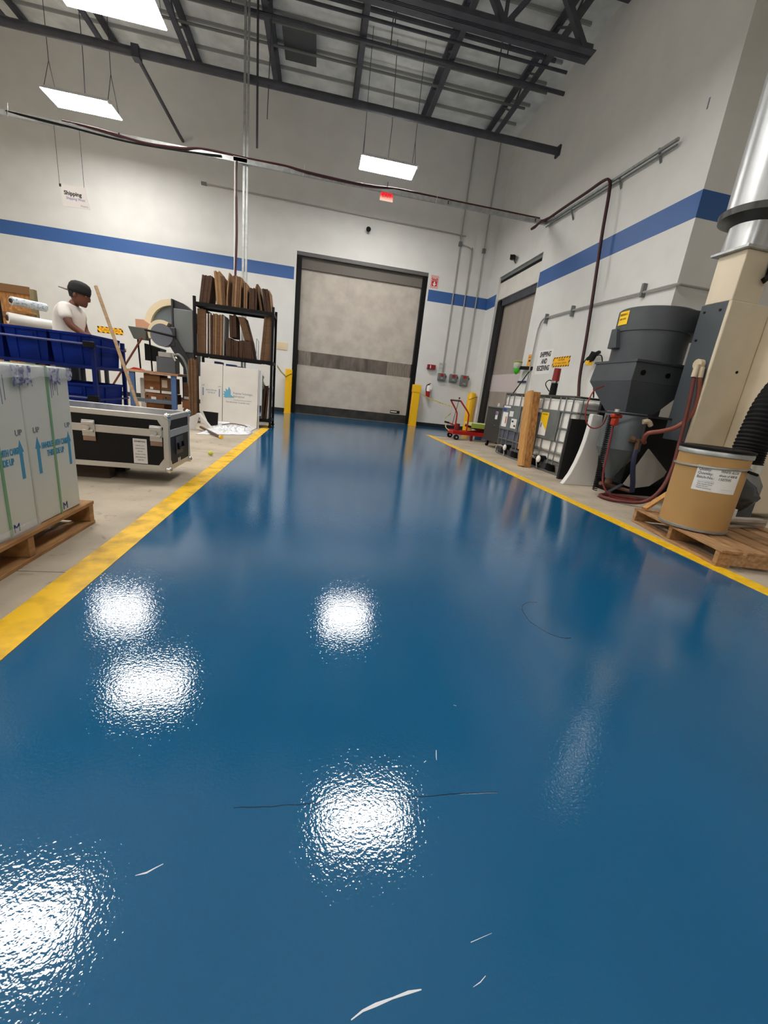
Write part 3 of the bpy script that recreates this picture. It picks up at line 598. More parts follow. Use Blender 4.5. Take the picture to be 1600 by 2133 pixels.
text('EXIT', 0.095, (1.06, sy - 0.0065, 4.52), X1, Z1, mat('exit letters', (150, 0, 8), 0.4, emit=(200, 0, 14), es=0.5), s, sx=0.95)
obj('stem', MB().cyl((1.06, sy, 4.63), 0.012, 0.12, 2, 8), GREY_MID, s)

# ------------------------------------------------------------------ signs on the right wall
RX = XR - 0.001
s = one('wall_sign', 'white SHIPPING AND RECEIVING sign with black letters on the right wall', 'sign', B(RX - 0.004, RX, 8.07, 8.66, 1.57, 2.045), PAPER, (RX, 8.36, 1.8))
for z, tx in ((1.955, 'SHIPPING'), (1.82, 'AND'), (1.685, 'RECEIVING')):
    text(tx, 0.135, (RX - 0.0045, 8.365, z), RW_X, Z1, TEXT_BLK, s, sx=0.74, shear=0.05, bold=0.006)
YB_H2 = stripe_material('yellow black hatch wall', (250, 184, 10), (20, 18, 14), 0.085, 1.0, (1, 2))
s = one('caution_sign', 'yellow and black striped caution sign beside the shipping sign', 'sign', B(RX - 0.004, RX, 7.44, 8.02, 1.69, 1.875), YB_H2, (RX, 7.73, 1.78))
obj('sign_field', B(RX - 0.006, RX - 0.004, 7.475, 7.985, 1.72, 1.845), mat('caution yellow', (252, 186, 8), 0.5), s)
text('CAUTION', 0.05, (RX - 0.0065, 7.73, 1.815), RW_X, Z1, TEXT_BLK, s)
text('LIFT TRUCK TRAFFIC', 0.042, (RX - 0.0065, 7.73, 1.755), RW_X, Z1, mat('brown print', (120, 74, 10), 0.6), s)
s = one('warning_placard', 'orange yellow warning placard by the side door, behind a conduit', 'sign', B(RX - 0.004, RX, 8.93, 9.10, 1.70, 2.0), mat('orange placard', (236, 168, 62), 0.5), (RX, 9.0, 1.85))
obj('print_block', B(RX - 0.005, RX - 0.004, 8.95, 9.05, 1.85, 1.885), TEXT_BLK, s)
text('NOTICE', 0.04, (RX - 0.0045, 9.015, 1.94), RW_X, Z1, TEXT_BLK, s, sx=0.8)
d = thing('earplug_dispenser', 'clear earplug dispenser with green plugs beside the side door', 'dispenser', (4.40, 9.20, 1.60))
obj('globe', MB().lathe([(0.05, 1.66), (0.09, 1.72), (0.095, 1.80), (0.08, 1.83)], (4.36, 9.18, 0), 16), mat('clear plastic', (226, 230, 214), 0.15, alpha=0.6), d)
obj('lid', MB().lathe([(0.095, 1.815), (0.098, 1.84), (0.07, 1.86)], (4.36, 9.18, 0), 16), mat('olive lid', (150, 158, 84), 0.4), d)
obj('green_plugs', MB().lathe([(0.015, 1.565), (0.05, 1.60), (0.075, 1.67), (0.07, 1.70)], (4.36, 9.18, 0), 16), mat('neon green', (60, 190, 30), 0.5), d)
obj('wall_arm', MB().bar((4.38, 9.17, 1.71), (XR - 0.002, 8.80, 1.70), 0.04, 0.07), BLACK, d)
one('wall_ledge', 'narrow dark blue ledge on the right wall below the dispenser', 'ledge', B(XR - 0.03, XR - 0.001, 8.93, 9.34, 1.40, 1.44), mat('navy', (34, 42, 84), 0.5), (XR, 9.1, 1.42))
p = thing('leaning_pole', 'thin dark pole with a red foot leaning across the side door', 'pole', (3.75, 8.2, 0.84))
obj('shaft', MB().tube([(3.72, 8.02, 0.92), (XR - 0.012, 8.88, 1.66)], 0.012, 6), BLACK, p)
obj('foot', MB().tube([(3.63, 7.92, 0.845), (3.72, 8.02, 0.92)], 0.014, 6), RED, p)
d = thing('plug_connector', 'black and yellow plug hanging on a cable by the right wall', 'plug', (XR - 0.1, 6.6, 1.75))
obj('body', MB().bar((XR - 0.12, 6.66, 1.72), (XR - 0.10, 6.60, 1.86), 0.08, 0.08).bar((XR - 0.12, 6.64, 1.80), (XR - 0.10, 6.48, 1.86), 0.05, 0.04), BLACK, d)
obj('yellow_cap', MB().bar((XR - 0.12, 6.66, 1.66), (XR - 0.12, 6.66, 1.73), 0.08, 0.08), SAFETY, d)
obj('cable', MB().tube(spline([(XR - 0.10, 6.86, 1.70), (XR - 0.10, 6.75, 1.80), (XR - 0.1, 6.6, 1.80), (XR - 0.1, 6.42, 1.80), (XR - 0.1, 6.34, 1.66), (XR - 0.1, 6.33, 1.5)]), 0.009, 6), BLACKR, d)
one('wall_scratch', 'small dark scratch high on the right wall near its edge', 'mark', B(RX - 0.002, RX, 5.66, 5.68, 4.66, 4.78), TEXT_GREY, (RX, 5.67, 4.7))

# ================================================================== right side of the aisle
IBC_W = mat('milky tank plastic', (240, 237, 230), 0.45, c2=(234, 230, 222), scale=2)
IBC_D = mat('tank plastic with dark liquid', (92, 96, 112), 0.4, c2=(78, 82, 98), scale=2)
CAGE = mat('tank cage tube', (138, 140, 140), 0.4, 0.7)
PLATE = mat('tank name plate', (112, 118, 116), 0.45, c2=(92, 98, 98), scale=5, detail=8)
def ibc(x0, y0, label, dark, h=1.075):
    """tank on a steel pallet in a tube cage; valve side faces the aisle at x0; y0 is the near end"""
    x1, y1 = x0 + 1.18, y0 + 1.0
    t = thing('tank_container', label, 'tank', (x0 + 0.6, y0 + 0.5, 0))
    obj('bottle', B(x0 + 0.016, x1 - 0.016, y0 + 0.016, y1 - 0.012, 0.275, 1.03), IBC_W, t, 0.05)
    obj('bottle_foot', B(x0 + 0.05, x1 - 0.05, y0 + 0.05, y1 - 0.05, 0.17, 0.465 if dark else 0.33), IBC_D if dark else IBC_W, t, 0.03)
    if dark: obj('liquid_level', B(x0 + 0.012, x1 - 0.1, y0 + 0.012, y1 - 0.008, 0.285, 0.47), IBC_D, t, 0.02)
    obj('lid', MB().cyl((x0 + 0.6, y0 + 0.5, 1.03), 0.1, 0.02, 2, 20), IBC_W, t)
    zs = (0.29, 0.46, 0.64, 0.865, h - 0.012)
    for z in zs:
        r = 0.012 if z < 1 else 0.015
        m = MB(); c = 0.05
        loop = [(x0, y0 + c), (x0, y1 - c), (x0 + c, y1), (x1 - c, y1), (x1, y1 - c), (x1, y0 + c), (x1 - c, y0), (x0 + c, y0), (x0, y0 + c)]
        m.tube([(a, b, z) for a, b in loop], r, 6, cap=False)
        obj('cage_rail', m, CAGE if z < 1 else mat('dull top rail', (74, 74, 72), 0.5, 0.4), t)
    def post(x, y): obj('cage_post', MB().tube([(x, y, 0.13), (x, y, h - 0.01)], 0.010, 6), CAGE, t)
    for f in (0.05, 0.22, 0.36, 0.62, 0.80, 0.95): post(x0 - 0.004, y0 + f)
    for f in (0.10, 0.42, 0.78, 1.08): post(x0 + f, y0 - 0.004)
    # steel pallet: corner feet and runner
    obj('deck', B(x0 + 0.02, x1 - 0.02, y0 + 0.02, y1 - 0.02, 0.13, 0.165), CAGE, t)
    obj('runner', MB().tube([(x0 + 0.02, y0 + 0.04, 0.014), (x0 + 0.02, y1 - 0.04, 0.014)], 0.013, 6), CAGE, t)
    obj('runner', MB().tube([(x1 - 0.04, y0 + 0.04, 0.014), (x1 - 0.04, y1 - 0.04, 0.014)], 0.013, 6), CAGE, t)
    for fy in (0.09, 0.5, 0.91):
        obj('foot', MB().frustum((x0 + 0.10, y0 + fy, 0.0), 0.14, 0.11, (x0 + 0.10, y0 + fy, 0.13), 0.17, 0.17), CAGE if fy < 0.2 else STEEL_DK, t, 0.015)
        obj('foot', MB().frustum((x1 - 0.12, y0 + fy, 0.0), 0.14, 0.11, (x1 - 0.12, y0 + fy, 0.13), 0.17, 0.17), CAGE, t, 0.015)
    # valve guard loop and valve
    obj('valve_guard', MB().tube(spline([(x0 - 0.02, y0 + 0.93, 0.02), (x0 - 0.02, y0 + 0.92, 0.15), (x0 - 0.02, y0 + 0.66, 0.165), (x0 - 0.02, y0 + 0.60, 0.10), (x0 - 0.02, y0 + 0.57, 0.02)], 4), 0.014, 6), CHROME, t)
    v = obj('valve', MB().cyl((x0 - 0.06, y0 + 0.52, 0.17), 0.045, 0.12, 0, 14), BLACK, t)
    obj('valve_cap', MB().sphere((x0 - 0.07, y0 + 0.49, 0.165), 0.042, 12, (0.7, 1, 1.25)), PAPER, v)
    # name plate on the aisle side and its stickers
    pl = obj('name_plate', B(x0 - 0.016, x0 - 0.012, y0 + 0.28, y0 + 0.98, 0.46, 0.865), PLATE, t)
    return t, pl
def ystick(name, xp, y0, y1, z0, z1, m, parent): return obj(name, B(xp - 0.002, xp, y0, y1, z0, z1), m, parent)
t, pl = ibc(3.30, 5.05, 'white tank in a wire cage with a yellow label, nearer of the two tanks', False)
xp = 3.284
ystick('blue_label', xp, 5.86, 6.0, 0.76, 0.815, TEXT_BLUE, pl); ystick('white_label', xp, 5.82, 6.0, 0.82, 0.86, PAPER, pl)
s = ystick('hazard_label', xp, 5.60, 5.80, 0.50, 0.83, PAPER, pl)
obj('label_colour', MB().prism([(5.60, 0.83), (5.80, 0.83), (5.80, 0.72), (5.60, 0.58)], xp - 0.004, xp - 0.002, 0), YEL_PRINT, s)
text('CAUTION', 0.03, (xp - 0.0045, 5.70, 0.80), RW_X, Z1, TEXT_BLK, s); text('8', 0.09, (xp - 0.0045, 5.755, 0.64), RW_X, Z1, TEXT_BLUE, s)
ystick('brand_mark', 3.322, 5.62, 5.76, 0.93, 0.99, TEXT_BLUE, t); ystick('brand_mark', 3.322, 5.62, 5.76, 0.90, 0.92, TEXT_BLUE, t)
ystick('red_label', 3.322, 5.62, 5.73, 0.32, 0.44, TEXT_RED, t)
for k in range(3): ystick('white_bar', 3.320, 5.68, 5.735, 0.335 + k * 0.035, 0.345 + k * 0.035, PAPER, t)
t, pl = ibc(3.30, 6.20, 'tank in a wire cage holding dark liquid, far side of the wooden post', True)
ystick('blue_label', xp, 7.0, 7.15, 0.77, 0.815, TEXT_BLUE, pl); ystick('white_label', xp, 6.86, 7.12, 0.83, 0.86, PAPER, pl)
s = ystick('paper_label', xp, 6.92, 7.12, 0.50, 0.75, PAPER, pl); ystick('red_mark', xp - 0.002, 6.95, 6.98, 0.56, 0.68, TEXT_RED, s)
s = ystick('paper_label', xp, 6.55, 6.75, 0.50, 0.66, PAPER, pl); ystick('black_mark', xp - 0.002, 6.66, 6.72, 0.60, 0.63, TEXT_BLK, s); ystick('black_mark', xp - 0.002, 6.57, 6.63, 0.53, 0.56, TEXT_BLK, s)
ystick('torn_label', xp, 6.72, 6.86, 0.69, 0.78, PAPER, pl); ystick('brand_mark', 3.322, 6.72, 6.86, 0.91, 0.99, TEXT_BLUE, t)
ystick('red_label', 3.322, 7.02, 7.11, 0.32, 0.44, TEXT_RED, t)

p = thing('wooden_post', 'upright plywood post standing between the two caged tanks', 'post', (3.2, 5.75, 0))
TP_ = Matrix.Translation((3.09, 5.67, 0)) @ Matrix.Rotation(math.radians(-8.5), 4, 'X') @ Matrix.Translation((-3.10, -5.66, 0))
obj('wide_board', B(3.115, 3.225, 5.66, 5.82, 0.0, 1.115, TP_), OSB, p, 0.004)
obj('edge_board', B(3.07, 3.114, 5.66, 5.80, 0.02, 1.13, TP_), LUMBER, p, 0.004)
obj('side_cleat', B(3.08, 3.20, 5.821, 5.87, 0.27, 1.12, TP_), LUMBER, p, 0.004)
b = thing('drum_mixer', 'black mixer motor with a dark red top standing on the near tank', 'motor', (3.48, 5.95, 1.07))
obj('motor_body', MB().tube([(3.47, 5.95, 1.075), (3.47, 5.95, 1.26)], [0.054, 0.049], 14), BLACK, b)
obj('collar', MB().tube([(3.47, 5.95, 1.26), (3.47, 5.95, 1.29)], [0.051, 0.054], 14), CHROME, b)
obj('red_top', MB().tube([(3.47, 5.95, 1.29), (3.47, 5.95, 1.47)], [0.053, 0.049], 14), mat('dark red cover', (128, 22, 24), 0.4), b)
obj('side_cable', MB().tube(spline([(3.47, 5.97, 1.28), (3.44, 6.08, 1.30), (3.42, 6.12, 1.24), (3.45, 6.03, 1.14)]), 0.008, 6), BLACKR, b)

c = thing('rolling_cabinet', 'dark grey steel cabinet on casters beyond the tanks', 'cabinet', (3.9, 7.9, 0))
obj('body', B(3.52, 4.12, 7.50, 8.42, 0.13, 0.80), mat('charcoal cabinet', (52, 54, 52), 0.45), c, 0.008)
obj('top_tray', MB().box(3.50, 4.14, 7.48, 8.44, 0.80, 0.825), GREY_MID, c, 0.005)
lb = obj('label_card', B(3.514, 3.519, 7.86, 7.96, 0.58, 0.73), PAPER, c); obj('purple_print', B(3.512, 3.514, 7.865, 7.955, 0.66, 0.725), mat('purple print', (140, 96, 150), 0.5), lb)
obj('lock', MB().cyl((3.50, 7.90, 0.45), 0.015, 0.02, 0, 10), CHROME, c)
for x in (3.60, 4.04):
    for y in (7.58, 8.34):
        k = obj('caster', MB().cyl((x - 0.018, y, 0.055), 0.055, 0.036, 0, 16), BLACKR, c)
        obj('caster_fork', MB().box(x - 0.03, x - 0.02, y - 0.03, y + 0.03, 0.05, 0.13).box(x + 0.02, x + 0.03, y - 0.03, y + 0.03, 0.05, 0.13), CHROME, k)

# red scissor lift cart
t = thing('lift_cart', 'red scissor lift cart with tall push handle and green deck', 'cart', (3.5, 9.15, 0))
obj('chassis', MB().box(3.02, 4.22, 8.95, 9.02, 0.12, 0.20).box(3.02, 4.22, 9.30, 9.37, 0.12, 0.20).box(3.02, 3.20, 9.02, 9.30, 0.12, 0.18).box(4.1, 4.22, 9.02, 9.30, 0.12, 0.18), RED, t, 0.006)
obj('scissor_arm', MB().bar((3.40, 9.05, 0.18), (4.1, 9.05, 0.33), 0.02, 0.06).bar((3.40, 9.28, 0.33), (4.1, 9.28, 0.18), 0.02, 0.06), mat('dark red steel', (110, 14, 14), 0.5), t)
obj('cylinder', MB().cyl((3.17, 9.14, 0.18), 0.05, 0.17, 2, 14), mat('dark red steel', (110, 14, 14), 0.5), t)
for y in (8.985, 9.335):
    obj('handle_tube', MB().tube(spline([(3.36 - (0.18 if y > 9.1 else 0.02), y, 0.16), (3.36 - (0.18 if y > 9.1 else 0.02), y, 0.50), (3.33 - (0.18 if y > 9.1 else 0.02), y, 0.62), (3.10 - (0.12 if y > 9.1 else 0.0), y, 0.85)], 5), 0.018, 8), RED, t)
obj('handle_bar', MB().tube([(2.98, 9.335, 0.85), (3.10, 8.985, 0.85)], 0.018, 8), DARK_RED, t)
obj('release_rod', MB().tube([(3.08, 9.05, 0.90), (3.02, 9.10, 0.3)], 0.006, 5), BLACK, t)
obj('release_knob', MB().sphere((3.08, 9.05, 0.91), 0.02, 8), BLACK, t)
obj('pedal_arm', MB().tube(spline([(3.18, 9.12, 0.22), (3.10, 9.14, 0.30), (2.97, 9.17, 0.345)], 5), 0.016, 7), RED, t)
obj('pedal_grip', MB().tube([(2.97, 9.17, 0.345), (2.86, 9.19, 0.36)], 0.02, 8), BLACK, t)
obj('deck', MB().prism([(8.93, 0.335), (9.42, 0.335), (9.42, 0.40), (8.93, 0.40)], 3.42, 4.28, 0), mat('pale green deck', (206, 214, 150), 0.5, c2=(190, 202, 130), scale=4), t, 0.012)
obj('deck_lip', MB().box(3.42, 4.28, 8.925, 8.93, 0.30, 0.40), mat('green deck edge', (150, 170, 70), 0.5), t)
for x, y in ((3.10, 8.92), (3.10, 9.40), (4.1, 8.93), (4.1, 9.39)):
    k = obj('wheel', MB().cyl((x, y - 0.022, 0.06), 0.06, 0.044, 1, 18), BLACKR, t)
    obj('hub', MB().cyl((x, y - 0.025, 0.06), 0.022, 0.05, 1, 10), CHROME, k)
obj('stop_leg', B(3.46, 3.51, 8.96, 9.0, 0.0, 0.13), mat('dark red steel', (110, 14, 14), 0.5), t)
y_ = thing('yellow_jug', 'yellow jug with a pale top standing on the green cart deck', 'jug', (4.10, 9.2, 0.40))
obj('body', MB().lathe([(0.07, 0.40), (0.075, 0.42), (0.075, 0.60), (0.04, 0.64)], (4.10, 9.2, 0), 16), SAFETY, y_)
obj('spout', MB().lathe([(0.04, 0.64), (0.035, 0.80), (0.02, 0.90)], (4.10, 9.2, 0), 12), mat('pale plastic', (214, 208, 200), 0.4), y_)

# foam boards leaning by the near tank
one('black_board', 'tall black board standing behind the curved white foam piece', 'board', MB().prism([(3.20, 0.0), (3.72, 0.0), (3.66, 0.80), (3.20, 0.79)], 4.90, 4.945, 1), mat('black foam board', (16, 15, 15), 0.8), (3.4, 4.92, 0))
one('white_foam', 'white foam piece with a hollow curved edge, standing before the black board', 'foam',
    MB().prism([(3.055, 0.0), (3.075, 0.03), (3.13, 0.14), (3.175, 0.28), (3.205, 0.42), (3.225, 0.56), (3.235, 0.72), (3.235, 0.865), (3.25, 0.875), (3.375, 0.87), (3.42, 0.6), (3.47, 0.3), (3.515, 0.0)], 4.56, 4.63, 1), mat('white foam', (226, 224, 220), 0.55), (3.3, 4.6, 0), bevel=0.008)

# ------------------------------------------------------------------ grey and beige dust collector
t = thing('dust_collector', 'large dark grey cyclone machine with hopper and beige cabinet', 'machine', (3.8, 4.3, 0))
cx, cy = 3.70, 4.53
obj('hopper', MB().frustum((cx - 0.02, cy, 1.26), 0.74, 0.72, (cx - 0.02, cy, 1.475), 0.70, 0.68), GREY_PAINT, t, 0.006)
obj('hopper_rim', MB().box(cx - 0.38, cx + 0.34, cy - 0.36, cy - 0.325, 1.465, 1.49).box(cx - 0.38, cx + 0.34, cy + 0.325, cy + 0.36, 1.465, 1.49).box(cx - 0.38, cx - 0.345, cy - 0.325, cy + 0.325, 1.465, 1.49).box(cx + 0.305, cx + 0.34, cy - 0.325, cy + 0.325, 1.465, 1.49), GREY_PAINT, t)
obj('hopper_cone', MB().frustum((3.545, 4.375, 0.93), 0.35, 0.34, (cx - 0.02, cy, 1.26), 0.74, 0.72), GREY_PAINT, t, 0.004)
for x in (cx - 0.27, cx + 0.04): obj('port_hole', MB().cyl((x, cy - 0.362, 1.36), 0.028, 0.02, 1, 16), BLACK, t)
obj('cyclone', MB().lathe([(0.372, 1.475), (0.375, 1.80)], (cx, cy, 0), 40), GREY_PAINT, t)
obj('cyclone_head', MB().lathe([(0.38, 1.80), (0.385, 1.805), (0.385, 2.03), (0.375, 2.04), (0.0, 2.04)], (cx, cy, 0), 40), GREY_PAINT, t)
obj('inlet_scroll', B(cx - 0.02, cx + 0.62, cy - 0.383, cy + 0.2, 1.81, 2.03), GREY_PAINT, t, 0.01)
obj('side_bracket', MB().prism([(cy - 0.02, 1.62), (cy + 0.13, 1.62), (cy + 0.13, 1.83), (cy + 0.05, 1.83)], cx - 0.425, cx - 0.33, 0), GREY_PAINT, t, 0.006)
s = obj('yellow_notice', MB(), YEL_PRINT, t)
m = MB(); vs = []
for k in range(5):
    a = math.radians(163 + k * 6.0); r = 0.389
    vs += [(cx + r * math.cos(a), cy + r * math.sin(a), 1.87), (cx + r * math.cos(a), cy + r * math.sin(a), 2.01)]
m.add(vs, [(2 * k, 2 * k + 2, 2 * k + 3, 2 * k + 1) for k in range(4)]); bpy.data.objects.remove(s)
s = obj('yellow_notice', m, YEL_PRINT, t, fixn=False)
text('WARNING', 0.034, (cx + 0.389 * math.cos(math.radians(175)), cy + 0.389 * math.sin(math.radians(175)), 1.975), X1, Z1, mat('brown print', (120, 74, 10), 0.6), s, wrap=(cx, cy, 0.389), sx=0.8)
text('KEEP CLEAR', 0.025, (cx + 0.389 * math.cos(math.radians(175)), cy + 0.389 * math.sin(math.radians(175)), 1.93), X1, Z1, mat('brown print', (120, 74, 10), 0.6), s, wrap=(cx, cy, 0.389), sx=0.8)
# the can under the hopper
qx, qy = 3.42, 4.24
obj('support_flange', MB().box(3.10, 4.05, qy - 0.29, qy - 0.27, 0.90, 0.92).box(3.10, 4.05, qy + 0.27, qy + 0.29, 0.90, 0.92).box(3.10, 3.13, qy - 0.27, qy + 0.27, 0.90, 0.92), mat('dark flange iron', (40, 42, 44), 0.5), t)
obj('collecting_can', MB().lathe([(0.20, 0.93), (0.215, 0.90), (0.225, 0.54), (0.228, 0.53)], (qx, qy, 0), 10), mat('blue grey can', (92, 100, 104), 0.4, c2=(82, 90, 94), scale=4), t)
obj('can_cone', MB().lathe([(0.225, 0.53), (0.19, 0.46), (0.055, 0.22), (0.05, 0.18)], (qx, qy, 0), 10), mat('blue grey can', (92, 100, 104), 0.4), t)
obj('drain_neck', MB().cyl((qx, qy, 0.08), 0.04, 0.12, 2, 12), mat('rusty iron', (110, 78, 58), 0.6, c2=(84, 58, 44), scale=20), t)
RUST = mat('rusty iron', (110, 78, 58))
obj('drain_pipe', MB().tube([(3.18, 4.06, 0.14), (3.30, 4.10, 0.12), (qx, 4.12, 0.10), (3.52, 3.98, 0.09)], 0.022, 8), RUST, t)
obj('valve_tee', MB().tube([(3.40, 4.0, 0.65), (3.52, 3.98, 0.64)], 0.024, 8).tube([(3.44, 3.99, 0.66), (3.44, 3.98, 0.54)], 0.024, 8).tube([(3.36, 4.02, 0.66), (3.40, 4.0, 0.65)], 0.035, 8), RUST, t)
obj('elbow', MB().tube(spline([(3.46, 4.02, 0.85), (3.52, 4.01, 0.86), (3.56, 4.01, 0.82)], 4), 0.026, 8), mat('cream fitting', (206, 190, 160), 0.5), t)
obj('standpipe', MB().tube([(3.50, 4.05, 0.66), (3.48, 4.06, 0.86)], 0.02, 8), GREY_PAINT, t)
obj('drain_hose', MB().tube(spline([(3.43, 3.97, 0.55), (3.42, 3.95, 0.44), (3.44, 3.94, 0.32), (3.48, 3.94, 0.2), (3.52, 3.96, 0.09)]), 0.026, 8), mat('navy hose', (30, 36, 66), 0.5), t)
obj('floor_bracket', MB().bar((3.20, 4.02, 0.005), (3.46, 4.06, 0.15), 0.04, 0.008).box(3.12, 3.34, 3.88, 3.98, 0.0, 0.006), STEEL_DK, t)
obj('shadow_body', B(3.74, 4.5, 4.42, 4.96, 0.09, 0.93), mat('stand-in shadow black', (34, 36, 38), 0.6), t)  # dark box standing in for the shadow behind the can
obj('shadow_backdrop', B(3.62, 4.50, 4.98, 5.02, 0.0, 1.5), mat('stand-in shadow black', (34, 36, 38), 0.6), t)  # dark sheet added to blacken the background, in place of shade
obj('stand_leg', MB().bar((4.0, qy + 0.28, 0), (4.0, qy + 0.28, 0.91), 0.04), BLACK, t)
# cabinet: grey fan housing with a beige front, a second beige bay, the tower
obj('fan_housing', B(3.742, 4.70, 3.72, 4.005, 0.70, 2.03), mat('slate machine paint', (66, 72, 77), 0.45), t, 0.006)
for y, z in ((3.78, 1.96), (3.95, 1.96), (3.95, 1.70)): obj('bolt', MB().cyl((3.735, y, z), 0.012, 0.01, 0, 8), BLACK, t)
obj('front_panel', B(3.740, 4.195, 3.685, 3.72, 0.55, 2.035), BEIGE, t, 0.012)
obj('panel_stud', MB().cyl((4.05, 3.68, 1.42), 0.014, 0.008, 1, 10), BLACK, t)
obj('panel_foot', B(3.80, 4.19, 3.70, 3.74, 0.0, 0.55), mat('slate machine paint', (66, 72, 77)), t)
obj('side_bay', B(4.20, 4.95, 3.46, 3.92, 0.05, 1.98), BEIGE, t, 0.02)
obj('tower', B(3.744, 4.05, 3.69, 3.98, 2.03, 2.46), BEIGE, t, 0.008)
obj('pipe_union', MB().tube([(3.725, 3.80, 1.40), (3.66, 3.76, 1.43)], 0.03, 10).tube([(3.66, 3.76, 1.45), (3.65, 3.75, 1.33)], 0.026, 10).tube([(3.70, 3.74, 1.43), (3.70, 3.73, 1.33)], 0.026, 10), mat('cream fitting', (206, 190, 160), 0.5), t)
obj('port_boss', MB().cyl((3.69, 3.80, 1.46), 0.05, 0.05, 0, 14), mat('cream fitting', (206, 190, 160), 0.5), t)
obj('clamp_arm', MB().bar((3.98, 3.66, 2.22), (4.04, 3.62, 2.30), 0.10, 0.05).bar((4.02, 3.64, 2.24), (4.02, 3.64, 2.40), 0.06, 0.06), BLACK, t)
d = thing('exhaust_duct', 'galvanised round duct rising from the beige tower', 'duct', (3.895, 3.84, 2.46))
dx, dy = 3.90, 3.845
def sq2round(c0, w0, d0, c1, r, n=32):
    vs = []
    for k in range(n):
        a = 2 * PI * (k + 0.5) / n; ca, sa = math.cos(a), math.sin(a); q = 1 / max(abs(ca), abs(sa))
        vs.append((c0[0] + ca * q * w0 / 2, c0[1] + sa * q * d0 / 2, c0[2]))
    for k in range(n):
        a = 2 * PI * (k + 0.5) / n; vs.append((c1[0] + r * math.cos(a), c1[1] + r * math.sin(a), c1[2]))
    return MB().add(vs, [(k, (k + 1) % n, n + (k + 1) % n, n + k) for k in range(n)])
GALV = mat('bright galvanised duct', (214, 216, 216), 0.36, 0.8, c2=(176, 178, 178), scale=10, stretch=(1, 1, 0.1))
obj('base_plate', B(dx - 0.20, dx + 0.20, dy - 0.19, dy + 0.19, 2.46, 2.485), GALV, d, 0.003)
obj('transition', sq2round((dx, dy, 2.485), 0.33, 0.31, (dx, dy, 2.70), 0.19), GALV, d)
obj('flange_ring', MB().lathe([(0.19, 2.69), (0.30, 2.745), (0.305, 2.80), (0.27, 2.815)], (dx, dy, 0), 40), mat('dark flange', (74, 74, 72), 0.3, 0.6), d)
obj('round_duct', MB().lathe([(0.258, 2.82), (0.258, 4.3), (0.262, 4.31), (0.262, 4.33), (0.258, 4.34), (0.258, ZC - 0.06)], (dx, dy, 0), 48), GALV, d)
# hoses and lines
one('red_hose', 'thick red hose looping from the beige cabinet down to the floor', 'hose', MB().tube(spline([(3.655, 3.75, 1.33), (3.66, 3.73, 1.15), (3.66, 3.71, 0.95), (3.65, 3.68, 0.70), (3.60, 3.62, 0.42), (3.50, 3.58, 0.20), (3.36, 3.60, 0.06), (3.18, 3.74, 0.024), (3.10, 3.86, 0.024), (3.16, 3.98, 0.024), (3.34, 4.02, 0.024), (3.56, 3.92, 0.024), (3.70, 3.86, 0.03)]), 0.019, 9), RED_HOSE, (3.4, 3.7, 0.5))
one('red_hose', 'shorter brownish red hose from the cabinet to the rusty valve', 'hose', MB().tube(spline([(3.70, 3.73, 1.33), (3.74, 3.72, 1.12), (3.72, 3.72, 0.96), (3.62, 3.74, 0.84), (3.50, 3.78, 0.78), (3.40, 3.84, 0.74), (3.46, 3.93, 0.66), (3.51, 3.97, 0.64)]), 0.022, 9), mat('brown red hose', (140, 78, 62), 0.6), (3.6, 3.8, 0.9))
m = MB(); pts = []
for k in range(40 * 8):
    a = 2 * PI * k / 8; z = 0.88 - k / 320 * 0.84
    pts.append((3.145 + 0.024 * math.cos(a) + 0.04 * (0.88 - z), 4.12 + 0.024 * math.sin(a), z))
one('coiled_hose', 'black coiled air hose hanging left of the grey can', 'hose', MB().tube(pts, 0.006, 4), BLACKR, (3.1, 4.12, 0.5))
one('red_cable', 'thin red line hanging in a loop over the white foam', 'cable', MB().tube(spline([(3.24, 4.50, 1.20), (3.07, 4.42, 1.12), (2.99, 4.36, 0.92), (3.02, 4.33, 0.77), (3.10, 4.30, 0.72), (3.17, 4.26, 0.77), (3.17, 4.22, 0.88)]), 0.0075, 7), mat('dull red line', (140, 40, 38), 0.5), (3.1, 4.3, 1.0))
one('red_line', 'thin red line running down beside the coiled hose to the floor', 'cable', MB().tube(spline([(3.15, 4.06, 0.84), (3.16, 4.05, 0.5), (3.16, 4.03, 0.25), (3.17, 3.98, 0.12), (3.24, 3.92, 0.03), (3.36, 3.88, 0.015), (3.50, 3.86, 0.015)]), 0.010, 7), mat('crimson line', (120, 32, 42), 0.5), (3.2, 4.0, 0.4))
v = thing('ball_valve', 'orange red valve handle at the grey flange', 'valve', (3.12, 4.10, 0.90))
obj('handle', MB().box(3.08, 3.19, 4.00, 4.06, 0.86, 0.90).box(3.10, 3.16, 4.0, 4.06, 0.78, 0.86), mat('orange red', (176, 48, 22), 0.5), v, 0.012)
obj('body', MB().cyl((3.13, 4.03, 0.90), 0.028, 0.05, 2, 12), CHROME, v)
one('black_cable', 'thin black cable arching from the tank top to the hopper', 'cable', MB().tube(spline([(3.60, 5.15, 1.09), (3.50, 5.05, 1.20), (3.42, 4.98, 1.27), (3.335, 4.86, 1.30)]), 0.009, 6), BLACKR, (3.5, 5.0, 1.2))
one('white_sheet', 'grey white flexible sheet curled behind the rusty pipes', 'sheet', MB().prism([(3.78, 0.56), (3.66, 0.30), (3.58, 0.12), (3.72, 0.09), (3.92, 0.13), (4.08, 0.26), (4.10, 0.32)], 4.18, 4.20, 1), mat('grey white sheet', (196, 192, 184), 0.5), (3.8, 4.2, 0.1))
one('floor_block', 'black block on the floor under the grey machine', 'block', MB().box(3.50, 4.5, 4.22, 4.9, 0.0, 0.09), BLACK, (4.0, 4.5, 0))

